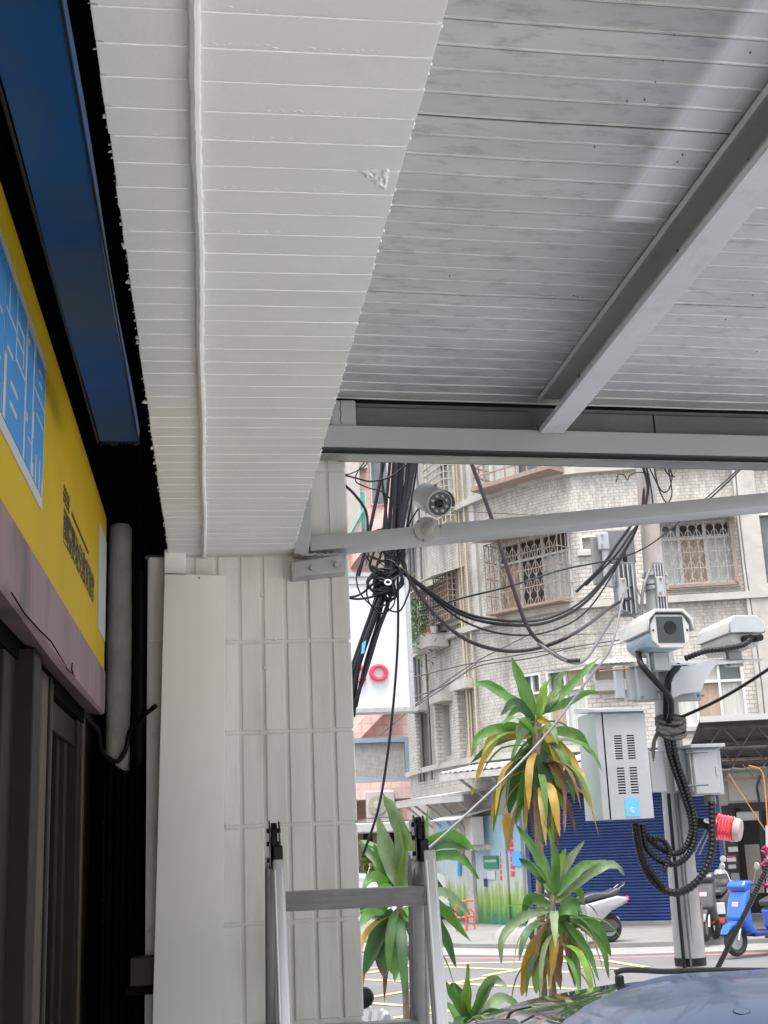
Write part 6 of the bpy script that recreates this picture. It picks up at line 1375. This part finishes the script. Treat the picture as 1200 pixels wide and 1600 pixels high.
g = ground(935, 1474, .10); scooter('silver scooter parked in front of the blue shutter with its tail to the right', (g[0] - .35, g[1], .10), math.pi + .12, 'moto_silver', 'moto_dark')
g = ground(1120, 1470, .10); scooter('dark grey scooter with round mirror half hidden behind the blue scooter', (g[0] + .15, g[1] + .4, .10), math.pi + .95, 'moto_dark', 'moto_dark')
g = P(1112, 1455, 21.2); 
o = thing('helmet', 'silver helmet on the dark grey scooter', 'helmet', P(1126, 1378, 21.2)); c = P(1126, 1370, 21.0)
obj('shell', MB().lathe([(.02, .13), (.07, .12), (.115, .07), (.13, 0), (.125, -.06), (.09, -.10)], 18, Matrix.Translation(c)), MT['moto_silver'], o, True); obj('visor', MB().lathe([(.132, -.03), (.134, .03), (.12, .05)], 18, Matrix.Translation(c + Vector((0, -.006, 0))) ), MT['moto_dark'], o, True)
g = ground(1103, 1470, .1)
o = thing('small_white_bike', 'small white and pale green moped tail beside the pole base', 'moped', (g[0], g[1], .1), None)
x0, x1, z0, z1 = rect(1096, 1425, 1108, 1478, 20.5)
obj('tail', MB().prism([(0, .25), (.18, .3), (.2, .55), (.05, .75), (-.1, .7)], -.12, .12, Matrix.Translation((x0 + .1, 20.5, .1)) @ Matrix(((1, 0, 0, 0), (0, 0, -1, 0), (0, 1, 0, 0), (0, 0, 0, 1)))), MT['leaf_pale'], o, True, .04, 2)
obj('plate', MB().box(x0 + .12, x0 + .36, 20.3, 20.33, .5, .68), MT['sign_white'], o, False, .01); obj('lamp', MB().box(x0 + .1, x0 + .34, 20.31, 20.36, .36, .44), MT['red_plastic'], o, False, .02)
obj('wheel', MB().torus(.17, .05, 20, 8, Matrix.Translation((x0 + .22, 20.5, .33)) @ Matrix.Rotation(math.pi / 2, 4, 'Y')), MT['rubber'], o, True)
# near parked scooter at the pillar: only mirror and handlebar reach above the picture's lower edge
pz = P(583, 1590, 4.6)
t = scooter('scooter with black round mirror close behind the pillar foot', (pz.x + .25, 4.75, .1), math.pi - .9, 'moto_silver', 'moto_dark', mirror=False)
c = P(568, 1559, 4.5); obj('mirror', MB().lathe([(.008, -.012), (.030, -.010), (.036, 0), (.030, .010), (.008, .014)], 16, Matrix.Translation(c) @ Matrix.Rotation(math.pi / 2, 4, 'X')), MT['black_plastic'], t, True)
obj('mirror_stem', MB().tube(spline([c, P(578, 1575, 4.5), P(578, 1590, 4.5), P(574, 1605, 4.5)], 5), .005, 6), MT['chrome'], t, True)
obj('brake_cowl', MB().prism([(0, 0), (.06, -.01), (.05, .05), (.02, .06)], -.05, .05, frame(P(588, 1605, 4.5), (1, 0, 0), (0, 0, 1), (0, -1, 0))), MT['moto_silver'], t, True, .01)
# ================================================================== VAN, BARRIERS, BITS
g = ground(640, 1452, .0); vy = 29.0
van = thing('white_van', 'white van with dark rear window parked by the painted wall', 'van', (P(672, 1440, vy).x, vy, .0)); x1 = P(713, 1400, vy).x; x0 = x1 - 1.75; zt = P(690, 1363, vy).z
sec = lambda y, zt_, w: [(x0 + (1.75 - w) / 2, y, .3), (x0 + 1.75 - (1.75 - w) / 2, y, .3), (x1 - (1.75 - w) / 2, y, zt_ * .55), (x1 - .1 - (1.75 - w) / 2, y, zt_ - .12), (x1 - .28, y, zt_), (x0 + .28, y, zt_), (x0 + .1 + (1.75 - w) / 2, y, zt_ - .12), (x0 + (1.75 - w) / 2, y, zt_ * .55)]
obj('body', MB().loft([sec(vy, zt * .62, 1.70), sec(vy + .10, zt * .96, 1.75), sec(vy + .5, zt, 1.75), sec(vy + 2.8, zt, 1.75), sec(vy + 3.6, zt * .62, 1.7), sec(vy + 4.4, zt * .55, 1.6)]), MT['car_white'], van, True, .03, 2)
obj('rear_window', MB().add([(x0 + .2, vy - .005, zt * .60), (x1 - .2, vy - .005, zt * .60), (x1 - .26, vy + .075, zt - .20), (x0 + .26, vy + .075, zt - .20)], [(0, 1, 2, 3)]), MT['car_glass'], van)
for x in (x0 + .06, x1 - .2): obj('tail_light', MB().box(x, x + .14, vy - .03, vy + .02, zt * .38, zt * .54), MT['red_plastic'], van, False, .02)
obj('bumper', MB().box(x0 + .03, x1 - .03, vy - .1, vy + .02, .3, .5), MT['car_white'], van, False, .03)
for x in (x0 + .15, x1 - .15):
    for yy in (vy + .8, vy + 3.5): obj('wheel', MB().torus(.24, .09, 20, 8, Matrix.Translation((x, yy, .33)) @ Matrix.Rotation(math.pi / 2, 4, 'Y')), MT['rubber'], van, True)
for k, (l, r, lab) in enumerate(((713, 728, 'left red tubular barrier beside the white van'), (729, 741, 'right red tubular barrier beside the painted wall'))):
    Yb_ = 25.2 + k * .3; a, b = P(l, 1440, Yb_), P(r, 1440, Yb_); zt_ = P(l, 1412 + 8 * k, Yb_).z
    t = thing('red_barrier', lab, 'barrier', (a.x, Yb_, .05)); obj('frame', MB().tube([(a.x, Yb_, .05), (a.x, Yb_, zt_ - .08), (a.x + .06, Yb_, zt_), (b.x - .06, Yb_, zt_), (b.x, Yb_, zt_ - .08), (b.x, Yb_, .05)], .02, 8), MT['barrier_red'], t, True)
    for z in (.35, .65): obj('rail', MB().cyl((a.x, Yb_, z), (b.x, Yb_, z), .022, n=6), MT['barrier_red'], t, True)
    for p in (a, b): obj('foot', MB().box(p.x - .03, p.x + .03, Yb_ - .3, Yb_ + .3, .03, .07), MT['barrier_red'], t)
t = thing('flower_garland', 'dark pink flowers hanging at the right edge of the shop entrance', 'flowers', P(1198, 1400, 19.5)); mb = MB()
for k in range(60):
    c = P(1192 + rnd.uniform(0, 12), 1330 + rnd.choice([0, 18, 35, 50]) + rnd.uniform(-5, 5), 19.5); mb.lathe([(.01, -.03), (.05, 0), (.01, .03)], 5, Matrix.Translation(c) @ Matrix.Rotation(rnd.uniform(0, 3), 4, (1, 1, 0)))
o = obj('blossoms', mb, MT['flower'], t); o['kind'] = 'stuff'
o = obj('garland_string', MB().cyl(P(1198, 1290, 19.5), P(1200, 1395, 19.5), .02, n=5), MT['awning_white'], t)
t = thing('motor_scooter_row', 'row of dim parked scooters at the end of the side street', 'scooters', P(580, 1425, 34)) if False else None
g = ground(585, 1424, .0); scooter('far scooter with white front standing in the side street', (P(578, 1420, 33).x, 33, 0), math.pi / 2 + .5, 'car_white', 'moto_dark')
o = thing('street_shrub', 'light green shrub far down the side street', 'shrub', P(595, 1400, 34)); mb = MB()
for k in range(700):
    c = P(596, 1372, 34) + Vector((rnd.gauss(0, .28), rnd.gauss(0, .25), rnd.gauss(0, .36))); a = Vector((rnd.uniform(-1, 1), rnd.uniform(-1, 1), rnd.uniform(-1, 1))).normalized() * rnd.uniform(.05, .1); b = a.orthogonal().normalized() * .045; mb.quad(c - a, c + b, c + a, c - b)
q = obj('foliage', mb, MT['leaf_light'], o); q['kind'] = 'stuff'; c = P(596, 1400, 34); obj('stem', MB().cyl((c.x, 34, 0), (c.x, 34, c.z), .05, n=6), MT['trunk'], o)
for k, (px, py, r, lab) in enumerate(((790, 1466, .22, 'rounded concrete heap at the left of the far pavement'), (815, 1470, .16, 'low concrete lump beside the painted wall'))):
    c = PZ(px, py, .1); o = obj('concrete_heap', MB().lathe([(r * 1.5, 0), (r * 1.3, .1), (r * .9, .2), (r * .3, .26), (.01, .27)], 14, Matrix.Translation((c.x, c.y - .3, .08))), MT['concrete'], None, True); tag(o, lab, 'heap')
